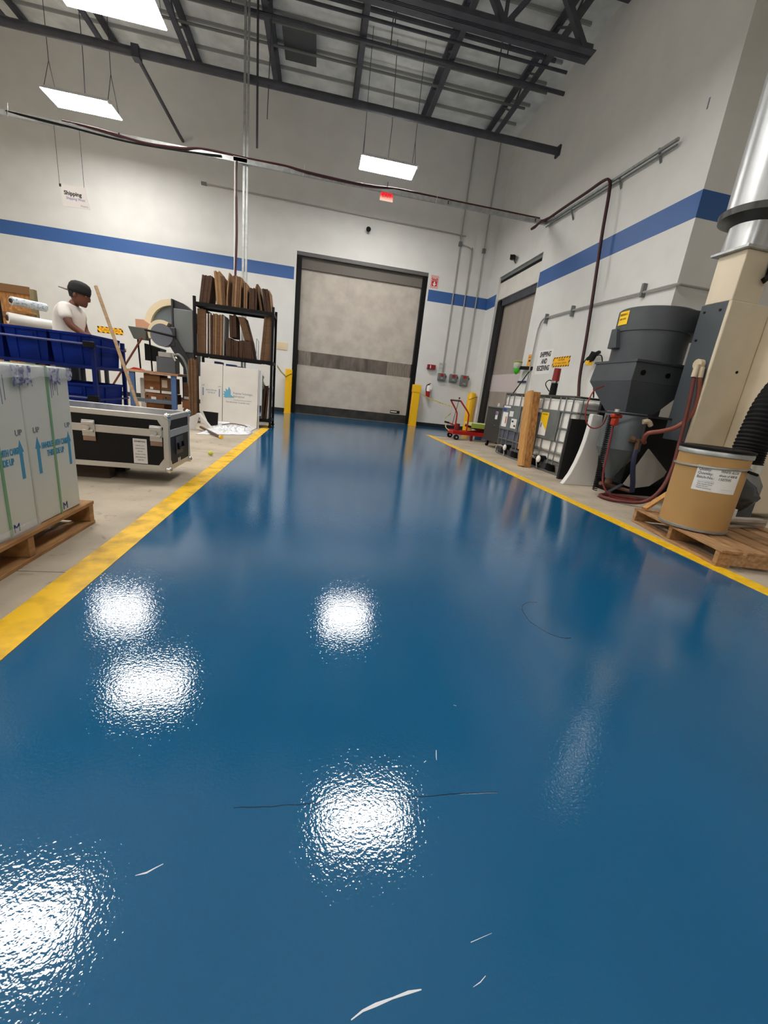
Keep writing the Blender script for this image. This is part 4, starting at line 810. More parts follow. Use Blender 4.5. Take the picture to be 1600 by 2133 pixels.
# ------------------------------------------------------------------ pallets
def pallet(name_label, T, L, W, nb, raw, notch=False):
    """T places local x (across, along the stringers' length) and y (along the aisle); top at z=0.125"""
    t = thing('wooden_pallet', name_label, 'pallet', T @ Vector((0, 0, 0)))
    W_ = WOOD_RAW if raw else WOOD
    def part(n, *a, dz=0):
        o = obj(n, MB().box(*a, T=T), W_, t, 0.003)
    for k in range(3):
        y = k * (L - 0.038) / 2
        part('stringer', 0.004, W - 0.004, y, y + 0.038, 0.018, 0.106)
    bw = W / nb * 0.82 if raw else 0.105
    for k in range(nb):
        x = k * (W - bw) / (nb - 1); j = random.uniform(0, 0.02) if raw else 0
        part('deck_board', x, x + bw, -j - 0.002, L + 0.002, 0.1065, 0.125 + (random.uniform(-0.003, 0.003) if raw else 0))
    for k in range(3):
        x = k * (W - 0.1) / 2
        part('bottom_board', x, x + 0.1, 0, L, 0.0, 0.0175)
    return t
rz = math.radians(-11)
TP = Matrix.Translation((2.60, 2.075, 0)) @ Matrix.Rotation(rz, 4, 'Z')
pallet('rough wooden pallet under the brown fibre drum', TP, 1.0, 1.0, 6, True)
TL = Matrix.Translation((-1.155, 2.31, 0)) @ Matrix.Rotation(PI, 4, 'Z')
pallet('wooden pallet under the strapped white cartons', TL, 1.0, 1.1, 7, False)

# fibre drum
t = thing('fibre_drum', 'brown fibre drum with black lid and steel ring standing on a pallet', 'drum', (2.90, 2.58, 0.13))
DR, DX, DY = 0.217, 2.885, 2.58
FIB = mat('brown fibre board', (184, 144, 88), 0.55, c2=(174, 134, 79), scale=3, bump=0.02, bscale=200)
obj('shell', MB().lathe([(DR, 0.15), (DR, 0.69)], (DX, DY, 0), 48), FIB, t)
obj('bottom_rim', MB().lathe([(DR + 0.001, 0.13), (DR + 0.006, 0.135), (DR + 0.006, 0.15), (DR + 0.0005, 0.153)], (DX, DY, 0), 48), STEEL, t)
obj('top_rim', MB().lathe([(DR + 0.001, 0.672), (DR + 0.009, 0.68), (DR + 0.009, 0.705), (DR + 0.002, 0.713)], (DX, DY, 0), 48), STEEL, t)
obj('lid', MB().lathe([(DR + 0.006, 0.712), (DR + 0.013, 0.716), (DR + 0.013, 0.728), (DR - 0.03, 0.737), (DR - 0.06, 0.728), (0.02, 0.726)], (DX, DY, 0), 48), BLACK, t)
# a wire band lies tilted round the drum and ends in a toggle
m = MB(); pts = []
for k in range(49):
    a = 2 * PI * k / 48; pts.append((DX + (DR + 0.006) * math.cos(a), DY + (DR + 0.006) * math.sin(a), 0.600 + 0.010 * math.sin(a + 2.2)))
bd = obj('closing_band', MB().tube(pts, 0.0085, 7, cap=False), STEEL, t)
a = math.radians(-74); ex, ey = DX + (DR + 0.015) * math.cos(a), DY + (DR + 0.015) * math.sin(a)
obj('band_lever', MB().tube([(ex, ey, 0.600), (ex + 0.06, ey - 0.02, 0.585)], 0.010, 7), BLACK, bd)
m = MB(); vs = []; a0, a1 = math.radians(-157), math.radians(-86); r = DR + 0.0012; N = 12
for k in range(N + 1):
    a = a0 + (a1 - a0) * k / N; vs += [(DX + r * math.cos(a), DY + r * math.sin(a), 0.43), (DX + r * math.cos(a), DY + r * math.sin(a), 0.605)]
m.add(vs, [(2 * k, 2 * k + 2, 2 * k + 3, 2 * k + 1) for k in range(N)])
lb = obj('paper_label', m, PAPER, t, fixn=False)
W3 = (DX, DY, DR + 0.001)
def dl(tx, size, ang, z, sx=0.9, m_=TEXT_BLK, al='LEFT', sh=0.0):
    a = math.radians(ang); text(tx, size, (DX + DR * math.cos(a), DY + DR * math.sin(a), z), X1, Z1, m_, lb, wrap=W3, sx=sx, align=al, shear=sh, th=0.0003)
dl('Quality:', 0.026, -154, 0.580); dl('Quantity:', 0.026, -154, 0.553); dl('Batch-No.:', 0.026, -154, 0.526)
dl('WHITE ALOX', 0.024, -121, 0.580, 0.8, sh=0.2); dl('drum of 400 lb', 0.024, -122, 0.553, 0.8, sh=0.2); dl('1507595', 0.026, -122, 0.526, 0.9, sh=0.2)
for k in range(5): dl('____________________' if k == 0 else ('Store in a cool dry place', 'Keep container closed', 'Handle with care', 'Made for industrial use')[k - 1], 0.011, -150, 0.506 - k * 0.014, 0.85, TEXT_GREY)
dl('__________', 0.014, -112, 0.462, 1.0, TEXT_GREY)
obj('stain', MB().prism([(0, 0)] * 3, 0, 1), CARD_DK, t) if False else None
# things behind the drum
t = thing('flex_hose', 'fat black ribbed flexible hose behind the fibre drum', 'hose', (3.72, 3.0, 0.6))
prof = []; z = 0.60
m = MB(); pts = spline([(3.66, 2.98, 0.60), (3.67, 2.99, 0.72), (3.70, 3.0, 0.90), (3.76, 3.02, 1.10), (3.90, 3.05, 1.30), (4.15, 3.1, 1.42)], 12)
obj('ribbed_tube', MB().tube(pts, [0.115 + 0.010 * (k % 2) for k in range(len(pts))], 20, smooth=False), BLACKR, t)
obj('clamp_ring', MB().cyl((3.655, 2.98, 0.53), 0.13, 0.08, 2, 24), CHROME, t)
obj('pump_head', MB().lathe([(0.10, 0.30), (0.17, 0.36), (0.17, 0.44), (0.12, 0.53)], (3.655, 2.98, 0), 20), GREY_MID, t)
obj('pump_base', B(3.55, 3.80, 2.88, 3.10, 0.13, 0.30), GREY_PAINT, t, 0.01)
m = MB(); n = 18; vs = []; rows = 8
for i in range(rows + 1):
    for k in range(n):
        a = 2 * PI * k / n; rr = (0.20 * math.sin(PI * (0.12 + 0.8 * i / rows))) * (1 + 0.22 * random.uniform(-1, 1))
        vs.append((3.50 + rr * math.cos(a) * 1.0, 2.84 + rr * math.sin(a) * 0.45, 0.20 + 0.30 * i / rows + random.uniform(-0.012, 0.012)))
m.add(vs, [(i * n + k, i * n + (k + 1) % n, (i + 1) * n + (k + 1) % n, (i + 1) * n + k) for i in range(rows) for k in range(n)] + [tuple(range(n)), tuple(rows * n + k for k in reversed(range(n)))])
one('black_bag', 'crumpled black plastic bag between the drum and the pump', 'bag', m, mat('black plastic film', (30, 30, 32), 0.25), (3.5, 2.84, 0.2))
PLK = mat('grey weathered plank', (168, 158, 146), 0.8, c2=(144, 134, 122), scale=6, stretch=(1, 5, 1))
for k, (x, y, z, a, lab) in enumerate(((3.22, 2.62, 0.128, 8, 'grey weathered plank lying lowest on the pallet behind the drum'), (3.26, 2.66, 0.155, -6, 'grey weathered plank lying on another plank behind the drum'), (3.24, 2.60, 0.182, 3, 'grey weathered plank topmost of the small stack behind the drum'))):
    T = Matrix.Translation((x, y, z)) @ Matrix.Rotation(math.radians(a), 4, 'Z')
    one('plank', lab, 'plank', MB().box(-0.05, 0.34, -0.035, 0.035, 0, 0.026, T=T), PLK, (x, y, z), bevel=0.003)
one('white_block', 'small white block standing upright behind the drum', 'block', B(3.36, 3.44, 2.72, 2.78, 0.128, 0.25), CARTON_W, (3.4, 2.75, 0.13), bevel=0.004)
one('leaning_batten', 'pale wooden batten leaning behind the pallet corner', 'batten', MB().bar((2.80, 2.96, 0.145), (3.14, 3.02, 0.36), 0.045, 0.02), LUMBER, (3.0, 3.2, 0.02))

# ================================================================== left side of the aisle
AX = -1.18
TEALD = mat('teal print', (64, 140, 176))
LX = (0, 1, 0)                                  # reading direction on faces that look along +x
def strapped(y0, y1, label, flap):
    t = thing('white_carton', label, 'carton', (AX - 0.3, (y0 + y1) / 2, 0.125), 'white cartons on the pallet')
    obj('box', B(AX - 0.62, AX, y0, y1, 0.126, 0.795), mat('white coated carton', (206, 207, 198), 0.55, c2=(200, 201, 192), scale=3), t, 0.006)
    ym = y0 + (y1 - y0) * 0.52; x = AX + 0.0008
    def arrow(ya, z0, z1):
        obj('up_arrow', MB().prism([(ya - 0.0095, z0), (ya + 0.0095, z0), (ya + 0.0095, z1 - 0.05), (ya + 0.018, z1 - 0.05), (ya, z1), (ya - 0.018, z1 - 0.05), (ya - 0.0095, z1 - 0.05)], AX, x, 0), TEALD, t)
        text('UP', 0.034, (x, ya, z1 + 0.028), LX, Z1, TEXT_GREY, t)
    arrow(y0 + 0.058, 0.345, 0.505); arrow(y1 - 0.045, 0.345, 0.505)
    text('HANDLE WITH CARE', 0.036, (x, ym + 0.005, 0.462), LX, Z1, TEALD, t, sx=0.55, bold=0.0012); text('THIS SIDE UP', 0.036, (x, ym + 0.005, 0.424), LX, Z1, TEALD, t, sx=0.6, bold=0.0012)
    # printed strap marks and plastic straps round the carton
    obj('green_strap', MB().box(AX, AX + 0.003, ym - 0.010, ym + 0.003, 0.124, 0.798).box(AX - 0.62, AX + 0.003, ym - 0.010, ym + 0.003, 0.7955, 0.798), GREEN_STRAP, t)
    text('M', 0.05, (x, ym + 0.03, 0.155), LX, Z1, mat('navy print', (30, 44, 110), 0.6), t)
    for k in range(4):
        yy = ym + 0.02 + k * 0.016 + random.uniform(-.003, .003); z1 = 0.76 - random.uniform(0, .02)
        obj('ink_run', MB().box(AX, x, yy, yy + 0.003, z1 - random.uniform(0.06, 0.13), z1), mat('faint ink', (120, 122, 150), 0.6), t)
    return t
strapped(1.905, 2.235, 'white carton with green strap at the far end of the left pallet', True)
strapped(1.570, 1.900, 'white carton with green strap cut off by the left picture edge', True)
def film(y0, y1, z0, z1, label, seed, m_):
    random.seed(seed); n, r = 12, 4; vs = []; fs = []
    for j in range(r + 1):
        for k in range(n + 1):
            vs.append((AX + 0.006 + random.uniform(0, 0.009), y0 + (y1 - y0) * k / n, z0 + (z1 - z0) * j / r + (random.uniform(-0.012, 0.006) if j == 0 else 0)))
    for j in range(r):
        for k in range(n): fs.append((j * (n + 1) + k, j * (n + 1) + k + 1, (j + 1) * (n + 1) + k + 1, (j + 1) * (n + 1) + k))
    o = one('stretch_film', label, 'film', MB().add(vs, fs), m_, (AX, y0, z0))
    s = o.modifiers.new('thick', 'SOLIDIFY'); s.thickness = 0.001
film(1.56, 2.24, 0.752, 0.797, 'clear wrinkled stretch film along the top edge of the white cartons', 3, FILM)
film(1.85, 1.955, 0.722, 0.795, 'printed film bunched over the joint between the white cartons', 4, FILM_BLUE)
film(2.085, 2.15, 0.73, 0.79, 'printed film scrap hanging beside the green strap of the far carton', 5, FILM_BLUE)
film(1.60, 1.90, 0.127, 0.165, 'printed film wrinkled along the foot of the near white carton', 6, FILM)
m = MB(); m.sphere((AX - 0.005, 2.245, 0.765), 0.028, 8, (0.5, 1, 1.2))
for v in m.v: v += Vector((random.uniform(-.006, .006), random.uniform(-.006, .008), random.uniform(-.006, .006)))
one('film_knot', 'shiny scrunched knot of film at the far top corner of the cartons', 'film', m, FILM_BLUE, (AX, 2.245, 0.76))
random.seed(11)

# ------------------------------------------------------------------ flight case
t = thing('flight_case', 'black flight case with silver edges and butterfly latches', 'case', (-1.8, 3.45, 0.115))
cx0, cx1, cy0, cy1, cz0, cz1, zs_ = -2.65, -1.065, 3.20, 3.70, 0.115, 0.515, 0.385
BLKLAM = mat('black laminate', (12, 12, 13), 0.5, spec=0.25)
obj('lower_shell', B(cx0, cx1, cy0, cy1, cz0, zs_ - 0.002), BLKLAM, t)
obj('lid_shell', B(cx0, cx1, cy0, cy1, zs_ + 0.002, cz1), BLKLAM, t)
obj('lid_panel', B(cx0 + 0.03, cx1 - 0.03, cy0 + 0.03, cy1 - 0.03, cz1, cz1 + 0.0015), mat('grey lid laminate', (96, 96, 98), 0.25), t)
e = 0.034; o_ = 0.003
def rail(*a): obj('edge_rail', B(*a), ALU, t, 0.002)
for z0, z1 in ((cz0 - o_, cz0 + e), (cz1 - e, cz1 + o_)):
    rail(cx0, cx1, cy0 - o_, cy0 + e, z0, z1); rail(cx0, cx1, cy1 - e, cy1 + o_, z0, z1)
    rail(cx1 - e, cx1 + o_, cy0 + e, cy1 - e, z0, z1)
rail(cx1 - e, cx1 + o_, cy0 - o_, cy0 + e, cz0 + e, cz1 - e); rail(cx1 - e, cx1 + o_, cy1 - e, cy1 + o_, cz0 + e, cz1 - e)
obj('split_rail', B(cx0, cx1 - e, cy0 - 0.006, cy0 + 0.01, zs_ - 0.026, zs_ + 0.026), ALU, t, 0.002)
obj('split_rail', B(cx1 - 0.01, cx1 + 0.006, cy0 + e, cy1 - e, zs_ - 0.026, zs_ + 0.026), ALU, t, 0.002)
for y in (cy0, cy1):
    for z in (cz0, cz1):
        c = obj('ball_corner', MB().sphere((cx1 - 0.004, y + (0.004 if y == cy0 else -0.004), z + (0.004 if z == cz0 else -0.004)), 0.026, 12), CHROME, t)
        s = 1 if y == cy0 else -1; q = 1 if z == cz0 else -1
        obj('corner_plate', MB().prism([(cx1 + 0.002, z), (cx1 - 0.085, z), (cx1 - 0.06, z + q * 0.05), (cx1 - 0.035, z + q * 0.085), (cx1 + 0.002, z + q * 0.05)], y - s * 0.0055, y - s * 0.003, 1)
            .prism([(y - s * 0.002, z), (y + s * 0.07, z), (y + s * 0.045, z + q * 0.05), (y + s * 0.035, z + q * 0.07), (y - s * 0.002, z + q * 0.085)], cx1 + 0.003, cx1 + 0.0055, 0), ALU, c)
for x in (-1.585, -1.145):
    l = obj('latch', B(x - 0.042, x + 0.042, cy0 - 0.012, cy0 - 0.006, zs_ - 0.06, zs_ + 0.055), ALU, t, 0.003)
    obj('latch_wing', MB().box(x - 0.036, x + 0.036, cy0 - 0.026, cy0 - 0.012, zs_ - 0.03, zs_ - 0.012).box(x - 0.04, x + 0.04, cy0 - 0.022, cy0 - 0.012, zs_ + 0.02, zs_ + 0.045), ALU, l, 0.003)
    obj('latch_pivot', MB().cyl((x, cy0 - 0.03, zs_ + 0.002), 0.014, 0.018, 1, 12), ALU, l)
    obj('lower_plate', B(x - 0.04, x + 0.042, cy0 - 0.010, cy0 - 0.004, zs_ - 0.092, zs_ - 0.061), mat('tarnished plate', (150, 124, 108), 0.4, 0.6), l, 0.002)
lb = obj('paper_label', B(-1.305, -1.212, cy0 - 0.0025, cy0, 0.155, 0.335), mat('label stock', (214, 210, 206), 0.6), t)
text('EXHIBITION', 0.017, (-1.258, cy0 - 0.003, 0.315), X1, Z1, TEXT_BLK, lb, sx=0.8)
for k in range(6): text(('CASE NO. 2 OF 4', 'HANDLE UPRIGHT', 'KEEP DRY', 'RETURN TO STORE', 'GROSS WEIGHT KG', 'INSPECTED')[k], 0.0105, (-1.258, cy0 - 0.003, 0.285 - k * 0.021), X1, Z1, TEXT_GREY, lb, sx=0.75)
dish = obj('handle_dish', B(cx1, cx1 + 0.004, 3.36, 3.52, 0.21, 0.345), STEEL_DK, t, 0.002)
obj('bail_handle', MB().tube([(cx1 + 0.008, 3.385, 0.30), (cx1 + 0.014, 3.385, 0.255), (cx1 + 0.014, 3.495, 0.255), (cx1 + 0.008, 3.495, 0.30)], 0.009, 6), BLACK, dish)
obj('end_tag', MB().box(cx1, cx1 + 0.002, 3.40, 3.418, 0.15, 0.178).box(cx1, cx1 + 0.002, 3.435, 3.453, 0.15, 0.178), PAPER, t)
obj('cup_foot', MB().lathe([(0.04, cz0 - 0.01), (0.045, cz0)], (cx1 - 0.03, cy1 - 0.03, 0), 16), ALU, t)
t = thing('skid', 'low dark skid carrying the flight case off the floor', 'skid', (-2.0, 3.5, 0))
for y in (3.34, 3.60): obj('runner', B(-2.6, -1.52, y - 0.045, y + 0.045, 0.0, 0.10), mat('dark timber', (60, 46, 36), 0.8), t)
for x in (-2.5, -2.05, -1.62): obj('slat', B(x - 0.05, x + 0.05, 3.28, 3.66, 0.1002, 0.1115), mat('dark timber', (60, 46, 36), 0.8), t)

# ------------------------------------------------------------------ blue bin rack
t = thing('bin_rack', 'blue steel rack holding two rows of blue bins', 'rack', (-2.9, 5.2, 0))
rx0, rx1, ry0, ry1 = -3.52, -2.30, 4.85, 5.52
for x in (rx1, rx0):
    for y in (ry0, ry1): obj('post', B(x - 0.018, x + 0.018, y - 0.018, y + 0.018, 0.0, 1.06 if y == ry1 else 1.0), RACK_BLUE, t)
for z in (0.765, 0.275):
    for y in (ry0, ry1): obj('shelf_rail', B(rx0 + 0.018, rx1 - 0.018, y - 0.012, y + 0.012, z - 0.02, z + 0.012), RACK_BLUE, t)
    for x in (rx0, rx1): obj('side_rail', B(x - 0.012, x + 0.012, ry0 + 0.018, ry1 - 0.018, z - 0.02, z + 0.012), RACK_BLUE, t)
for z in (0.985, 0.455):
    obj('guard_rail', MB().tube([(rx0, ry0 - 0.03, z), (rx1 + 0.01, ry0 - 0.03, z)], 0.012, 8), mat('grey blue rail', (70, 76, 120), 0.35, 0.5), t)
    obj('guard_rail', MB().tube([(rx1 + 0.03, ry0 - 0.02, z - 0.01), (rx1 + 0.03, ry1, z - 0.01)], 0.010, 8), RACK_BLUE, t)
    obj('rail_clamp', B(rx1 - 0.07, rx1 + 0.035, ry0 - 0.05, ry0 - 0.018, z - 0.03, z + 0.03), BLACK, t, 0.006)
def bin_(x0, z0, label):
    w_, d_, h_ = 0.375, 0.66, 0.305
    y0 = ry0 + 0.012
    t = thing('blue_bin', label, 'bin', (x0 + w_ / 2, y0 + d_ / 2, z0), 'blue bins in the rack')
    b = 0.018; xa, xb, ya, yb = x0 + b, x0 + w_ - b, y0 + b, y0 + d_ - b - 0.02
    m = MB(); T4 = [(x0, y0, z0 + h_), (x0 + w_, y0, z0 + h_), (x0 + w_, y0 + d_ - 0.02, z0 + h_), (x0, y0 + d_ - 0.02, z0 + h_)]
    B4 = [(xa, ya, z0), (xb, ya, z0), (xb, yb, z0), (xa, yb, z0)]
    I4 = [(p[0] + (0.008 if p[0] < x0 + w_ / 2 else -0.008), p[1] + (0.008 if p[1] < y0 + d_ / 2 else -0.008), p[2]) for p in T4]
    J4 = [(p[0] + (0.008 if p[0] < x0 + w_ / 2 else -0.008), p[1] + (0.008 if p[1] < y0 + d_ / 2 else -0.008), p[2] + 0.008) for p in B4]
    m.add(T4 + B4 + I4 + J4, [(k, (k + 1) % 4, 4 + (k + 1) % 4, 4 + k) for k in range(4)] + [(7, 6, 5, 4)] + [(k, 8 + k, 8 + (k + 1) % 4, (k + 1) % 4) for k in range(4)] + [(8 + k, 12 + k, 12 + (k + 1) % 4, 8 + (k + 1) % 4) for k in range(4)] + [(12, 13, 14, 15)])
    obj('tub', m, BIN_BLUE, t)
    obj('rim', MB().box(x0 - 0.004, x0 + w_ + 0.004, y0 - 0.008, y0, z0 + h_ - 0.025, z0 + h_).box(x0 + w_, x0 + w_ + 0.006, y0, y0 + d_ - 0.02, z0 + h_ - 0.025, z0 + h_), BIN_BLUE, t, 0.003)
    def slant(k, f): return y0 + b * (1 - f) - 0.006
    for f in (0.25, 0.75):
        x = x0 + w_ * f
        obj('rib', MB().bar((x, y0 + b - 0.004, z0 + 0.01), (x, y0 - 0.002, z0 + h_ - 0.03), 0.014, 0.014), BIN_BLUE, t)
    obj('label_recess', B(x0 + 0.12, x0 + w_ - 0.12, y0 - 0.004, y0 + 0.006, z0 + h_ - 0.11, z0 + h_ - 0.045), BIN_BLUE, t, 0.004)
    obj('rib', MB().bar((x0 + w_ - b + 0.002, y0 + 0.22, z0 + 0.01), (x0 + w_ + 0.001, y0 + 0.22, z0 + h_ - 0.03), 0.016, 0.016), BIN_BLUE, t)
    obj('rib', MB().bar((x0 + w_ - b + 0.004, y0 + 0.03, z0 + 0.16), (x0 + w_ - b + 0.012, y0 + d_ - 0.05, z0 + 0.16), 0.012, 0.012), BIN_BLUE, t)
    return t
for k, nm in enumerate(('right-hand', 'middle', 'left-hand')):
    bin_(-2.695 - 0.395 * k, 0.778, ('blue bin in the top row nearest the leaning pole', 'blue bin in the middle of the top row, below the man', 'blue bin at the end of the top row, below the film rolls')[k])
for k in range(2):
    bin_(-2.695 - 0.395 * k, 0.288, ('blue bin in the bottom row just above the flight case lid', 'blue bin in the bottom row mostly hidden by the white cartons')[k])
for k, (x, wd, h, c) in enumerate(((-2.78, 0.05, 0.19, CARTON_W), (-2.88, 0.06, 0.20, CARD_LT), (-2.985, 0.09, 0.20, mat('grey carton', (186, 184, 172), 0.7)), (-3.035, 0.03, 0.20, CARTON_W))):
    one('small_carton', ('white small carton upright in the lower bin row nearest the rack post', 'brown small carton upright in the lower bin row', 'wide grey small carton upright in the lower bin row', 'narrow white small carton upright in the lower bin row')[k], 'carton', B(x - wd / 2, x + wd / 2, 5.02, 5.18, 0.297, 0.30 + 0.46), c, (x, 5.1, 0.3), bevel=0.003)

# leaning poles and the black bent tube
t = thing('wooden_pole', 'pale wooden pole leaning across the blue bin rack', 'pole', (-1.80, 4.50, 0))
obj('shaft', MB().tube([(-1.675, 4.575, 0.015), (-2.02, 4.71, 1.03), (-2.193, 4.78, 1.525)], 0.0165, 8), mat('pale pole wood', (188, 158, 124), 0.6, c2=(168, 138, 104), scale=6, stretch=(1, 1, 8)), t)
one('brown_pole', 'thin red brown pole leaning behind the pale pole', 'pole', MB().tube([(-2.86, 7.60, 1.27), (-3.62, 8.0, 0.30)], 0.016, 7), mat('red brown pole', (112, 60, 44), 0.5), (-3.3, 7.8, 0.8))
one('bent_tube', 'black bent tube rising at the left picture edge', 'tube', MB().tube(spline([(-3.62, 5.35, 1.86), (-3.54, 5.35, 1.85), (-3.46, 5.35, 1.76), (-3.425, 5.35, 1.62), (-3.41, 5.35, 1.3), (-3.41, 5.35, 1.09)]), 0.017, 8), BLACK, (-3.4, 5.35, 1.1))

# plywood crate with film rolls
t = thing('plywood_crate', 'tall plywood crate with cleats behind the bin rack', 'crate', (-3.9, 6.5, 0))
T = Matrix.Translation((-3.66, 6.30, 0)) @ Matrix.Rotation(math.radians(4), 4, 'Z')
obj('panel', MB().box(-0.95, 0, 0.02, 0.09, 0.12, 1.60, T=T), OSB, t)
for z0, z1 in ((1.53, 1.62), (1.24, 1.30), (0.95, 1.01), (0.1, 0.2)): obj('cleat', MB().box(-0.95, -0.001, 0.0, 0.02, z0, z1, T=T), mat('dark cleat', (120, 84, 48), 0.7), t)
obj('corner_post', MB().box(0, 0.05, 0.0, 0.07, 0.1, 1.60, T=T), mat('grey green board', (126, 116, 84), 0.7), t)
for z in (1.41, 1.21): obj('peg', MB().box(-0.06, -0.03, -0.34, 0.02, z - 0.105, z - 0.085, T=T), LUMBER, t); obj('peg', MB().box(0.02, 0.05, -0.34, 0.02, z - 0.105, z - 0.085, T=T), LUMBER, t)
FILMR = mat('white film roll', (232, 230, 224), 0.35)
def roll(p, q, r, label, printed):
    t = thing('film_roll', label, 'roll', p)
    p, q = Vector(p), Vector(q); d = (q - p).normalized()
    obj('film', MB().tube([p, q], r, 20), mat('printed film roll', (214, 222, 226), 0.3, c2=(150, 168, 180), scale=40, lo=0.5, hi=0.6) if printed else FILMR, t)
    obj('core', MB().tube([p - d * 0.012, p + d * 0.01], r * 0.55, 14), mat('card core', (96, 70, 60), 0.8), t)
    obj('core_hole', MB().tube([p - d * 0.014, p - d * 0.010], r * 0.42, 14), BLACK, t)
    if not printed: obj('loose_edge', MB().tube([q, q + d * 0.02], [r * 0.5, r * 0.35], 10), FILMR, t)
roll((-3.64, 5.92, 1.40), (-3.46, 6.24, 1.40), 0.048, 'printed white film roll, upper of two on the crate', True)
roll((-3.69, 5.90, 1.205), (-3.35, 6.26, 1.19), 0.064, 'plain white film roll, lower of two on the crate', False)

# ------------------------------------------------------------------ work bench and its machine
bx0, bx1, by0, by1 = -3.28, -2.52, 8.05, 8.75
t = thing('work_bench', 'blue grey work bench with a wooden top, cartons stacked beneath', 'bench', (-2.9, 8.4, 0))
obj('top', B(bx0 - 0.03, bx1 + 0.05, by0 - 0.02, by1, 0.715, 0.755), mat('worn bench top', (150, 96, 62), 0.6, c2=(190, 160, 124), scale=3, stretch=(1, 6, 1)), t, 0.004)
for x in (bx0, bx1 - 0.08):
    for y in (by0, by1 - 0.06): obj('leg', B(x, x + 0.085, y, y + 0.05, 0, 0.715), BENCH_BLUE, t)
obj('lower_rail', B(bx0 + 0.085, bx1 - 0.08, by0 + 0.01, by0 + 0.04, 0.22, 0.28), mat('grey blue rail paint', (92, 106, 122), 0.5), t)
RUSTB = mat('brown carton', (142, 92, 52), 0.8, c2=(122, 76, 42), scale=5)
for k, (x0, x1, y0, y1, z0, z1, lab) in enumerate(((-3.10, -2.83, 8.20, 8.6, 0.385, 0.70, 'brown carton upper left under the bench'), (-2.82, -2.62, 8.20, 8.6, 0.385, 0.66, 'brown carton upper right under the bench, with a pale label'),
        (-3.08, -2.775, 8.15, 8.6, 0.20, 0.375, 'brown carton with dark marks in the middle layer under the bench'), (-2.77, -2.60, 8.15, 8.6, 0.20, 0.375, 'narrow brown carton in the middle layer under the bench'),
        (-3.06, -2.76, 8.15, 8.6, 0.0, 0.195, 'brown carton on the floor under the bench'), (-2.47, -2.34, 8.3, 8.7, 0.32, 0.62, 'tall brown carton right of the bench leg, upper'), (-2.48, -2.30, 8.25, 8.7, 0.0, 0.31, 'brown carton right of the bench leg, on the floor'))):
    t = thing('brown_carton', lab, 'carton', ((x0 + x1) / 2, (y0 + y1) / 2, z0), 'brown cartons round the bench')
    obj('box', B(x0, x1, y0, y1, z0 + 0.001, z1), RUSTB if k % 2 == 0 else CARD, t, 0.004)
    if k in (0, 1, 5): obj('white_strip', B(x0 + 0.01, x1 - 0.01, y0 - 0.002, y0, z0 + 0.005, z0 + 0.05), PAPER, t)
    if k == 0: obj('tape_patch', B(x0 + 0.1, x0 + 0.15, y0 - 0.003, y0 - 0.0005, z0 + 0.06, z0 + 0.10), PAPER, t); obj('tape_band', B(x0 + 0.005, x1 - 0.005, y0 - 0.0015, y0, z1 - 0.11, z1 - 0.03), CARD_LT, t)
    if k == 1: obj('label_sheet', B(x0 + 0.02, x1 - 0.09, y0 - 0.002, y0, z0 + 0.11, z0 + 0.24), mat('pale label', (206, 190, 166), 0.6), t)
    if k in (2, 3): obj('dark_mark', MB().box(x0 + 0.03, x0 + 0.06, y0 - 0.002, y0, z1 - 0.07, z1 - 0.04), TEXT_BLK, t)
    if k == 2: obj('white_rag', B(x0 + 0.11, x0 + 0.19, y0 - 0.006, y0, z0 + 0.07, z0 + 0.12), PAPER, t)
one('white_bin_box', 'white box standing behind the bench legs', 'box', B(-3.20, -3.11, 8.3, 8.6, 0.1, 0.62), mat('grey white box', (206, 202, 194), 0.6), (-3.15, 8.4, 0.1))
t = thing('disc_sander', 'grey and tan machine with a curved guard standing on the bench', 'machine', (-2.7, 8.4, 0.755))
MG = mat('machine grey', (112, 116, 116), 0.45); TAN = mat('tan guard paint', (222, 206, 172), 0.45); DKG = mat('dark machine grey', (46, 48, 50), 0.5)
def arcring(cx, cz, r0, r1, a0, a1, y0, y1, n=16):
    P = [(cx + r1 * math.cos(a0 + (a1 - a0) * k / n), cz + r1 * math.sin(a0 + (a1 - a0) * k / n)) for k in range(n + 1)]
    Q = [(cx + r0 * math.cos(a0 + (a1 - a0) * k / n), cz + r0 * math.sin(a0 + (a1 - a0) * k / n)) for k in range(n + 1)]
    m = MB()
    vs = []
    for (a, b), (c, d) in zip(P, Q): vs += [(a, y0, b), (c, y0, d), (c, y1, d), (a, y1, b)]
    fs = [(4 * k + i, 4 * k + (i + 1) % 4, 4 * k + 4 + (i + 1) % 4, 4 * k + 4 + i) for k in range(n) for i in range(4)] + [(0, 1, 2, 3), (4 * n + 3, 4 * n + 2, 4 * n + 1, 4 * n)]
    return m.add(vs, fs)
gx, gz = -2.56, 1.50
obj('guard_rim', arcring(gx, gz, 0.375, 0.475, math.radians(92), math.radians(205), 8.18, 8.42), TAN, t)
obj('guard_face', MB().prism([(gx, gz - 0.1)] + [(gx + 0.375 * math.cos(math.radians(a)), gz + 0.375 * math.sin(math.radians(a))) for a in range(92, 200, 9)], 8.26, 8.30, 1), mat('blue grey face', (116, 128, 136), 0.45), t)
obj('guard_back', MB().prism([(gx + 0.0, 1.975), (gx + 0.16, 1.93), (gx + 0.30, 1.83), (gx + 0.30, 1.78), (gx, 1.80)], 8.20, 8.45, 1), DKG, t)
obj('column', B(-2.55, -2.24, 8.14, 8.5, 1.14, 1.83), MG, t, 0.008)
obj('column_edge', B(-2.575, -2.55, 8.12, 8.48, 1.2, 1.97), DKG, t)
obj('side_plate', B(-2.24, -2.10, 8.3, 8.5, 1.50, 1.80), DKG, t)
obj('drum_rim', arcring(-2.715, 1.385, 0.165, 0.225, math.radians(60), math.radians(205), 8.04, 8.24), TAN, t)
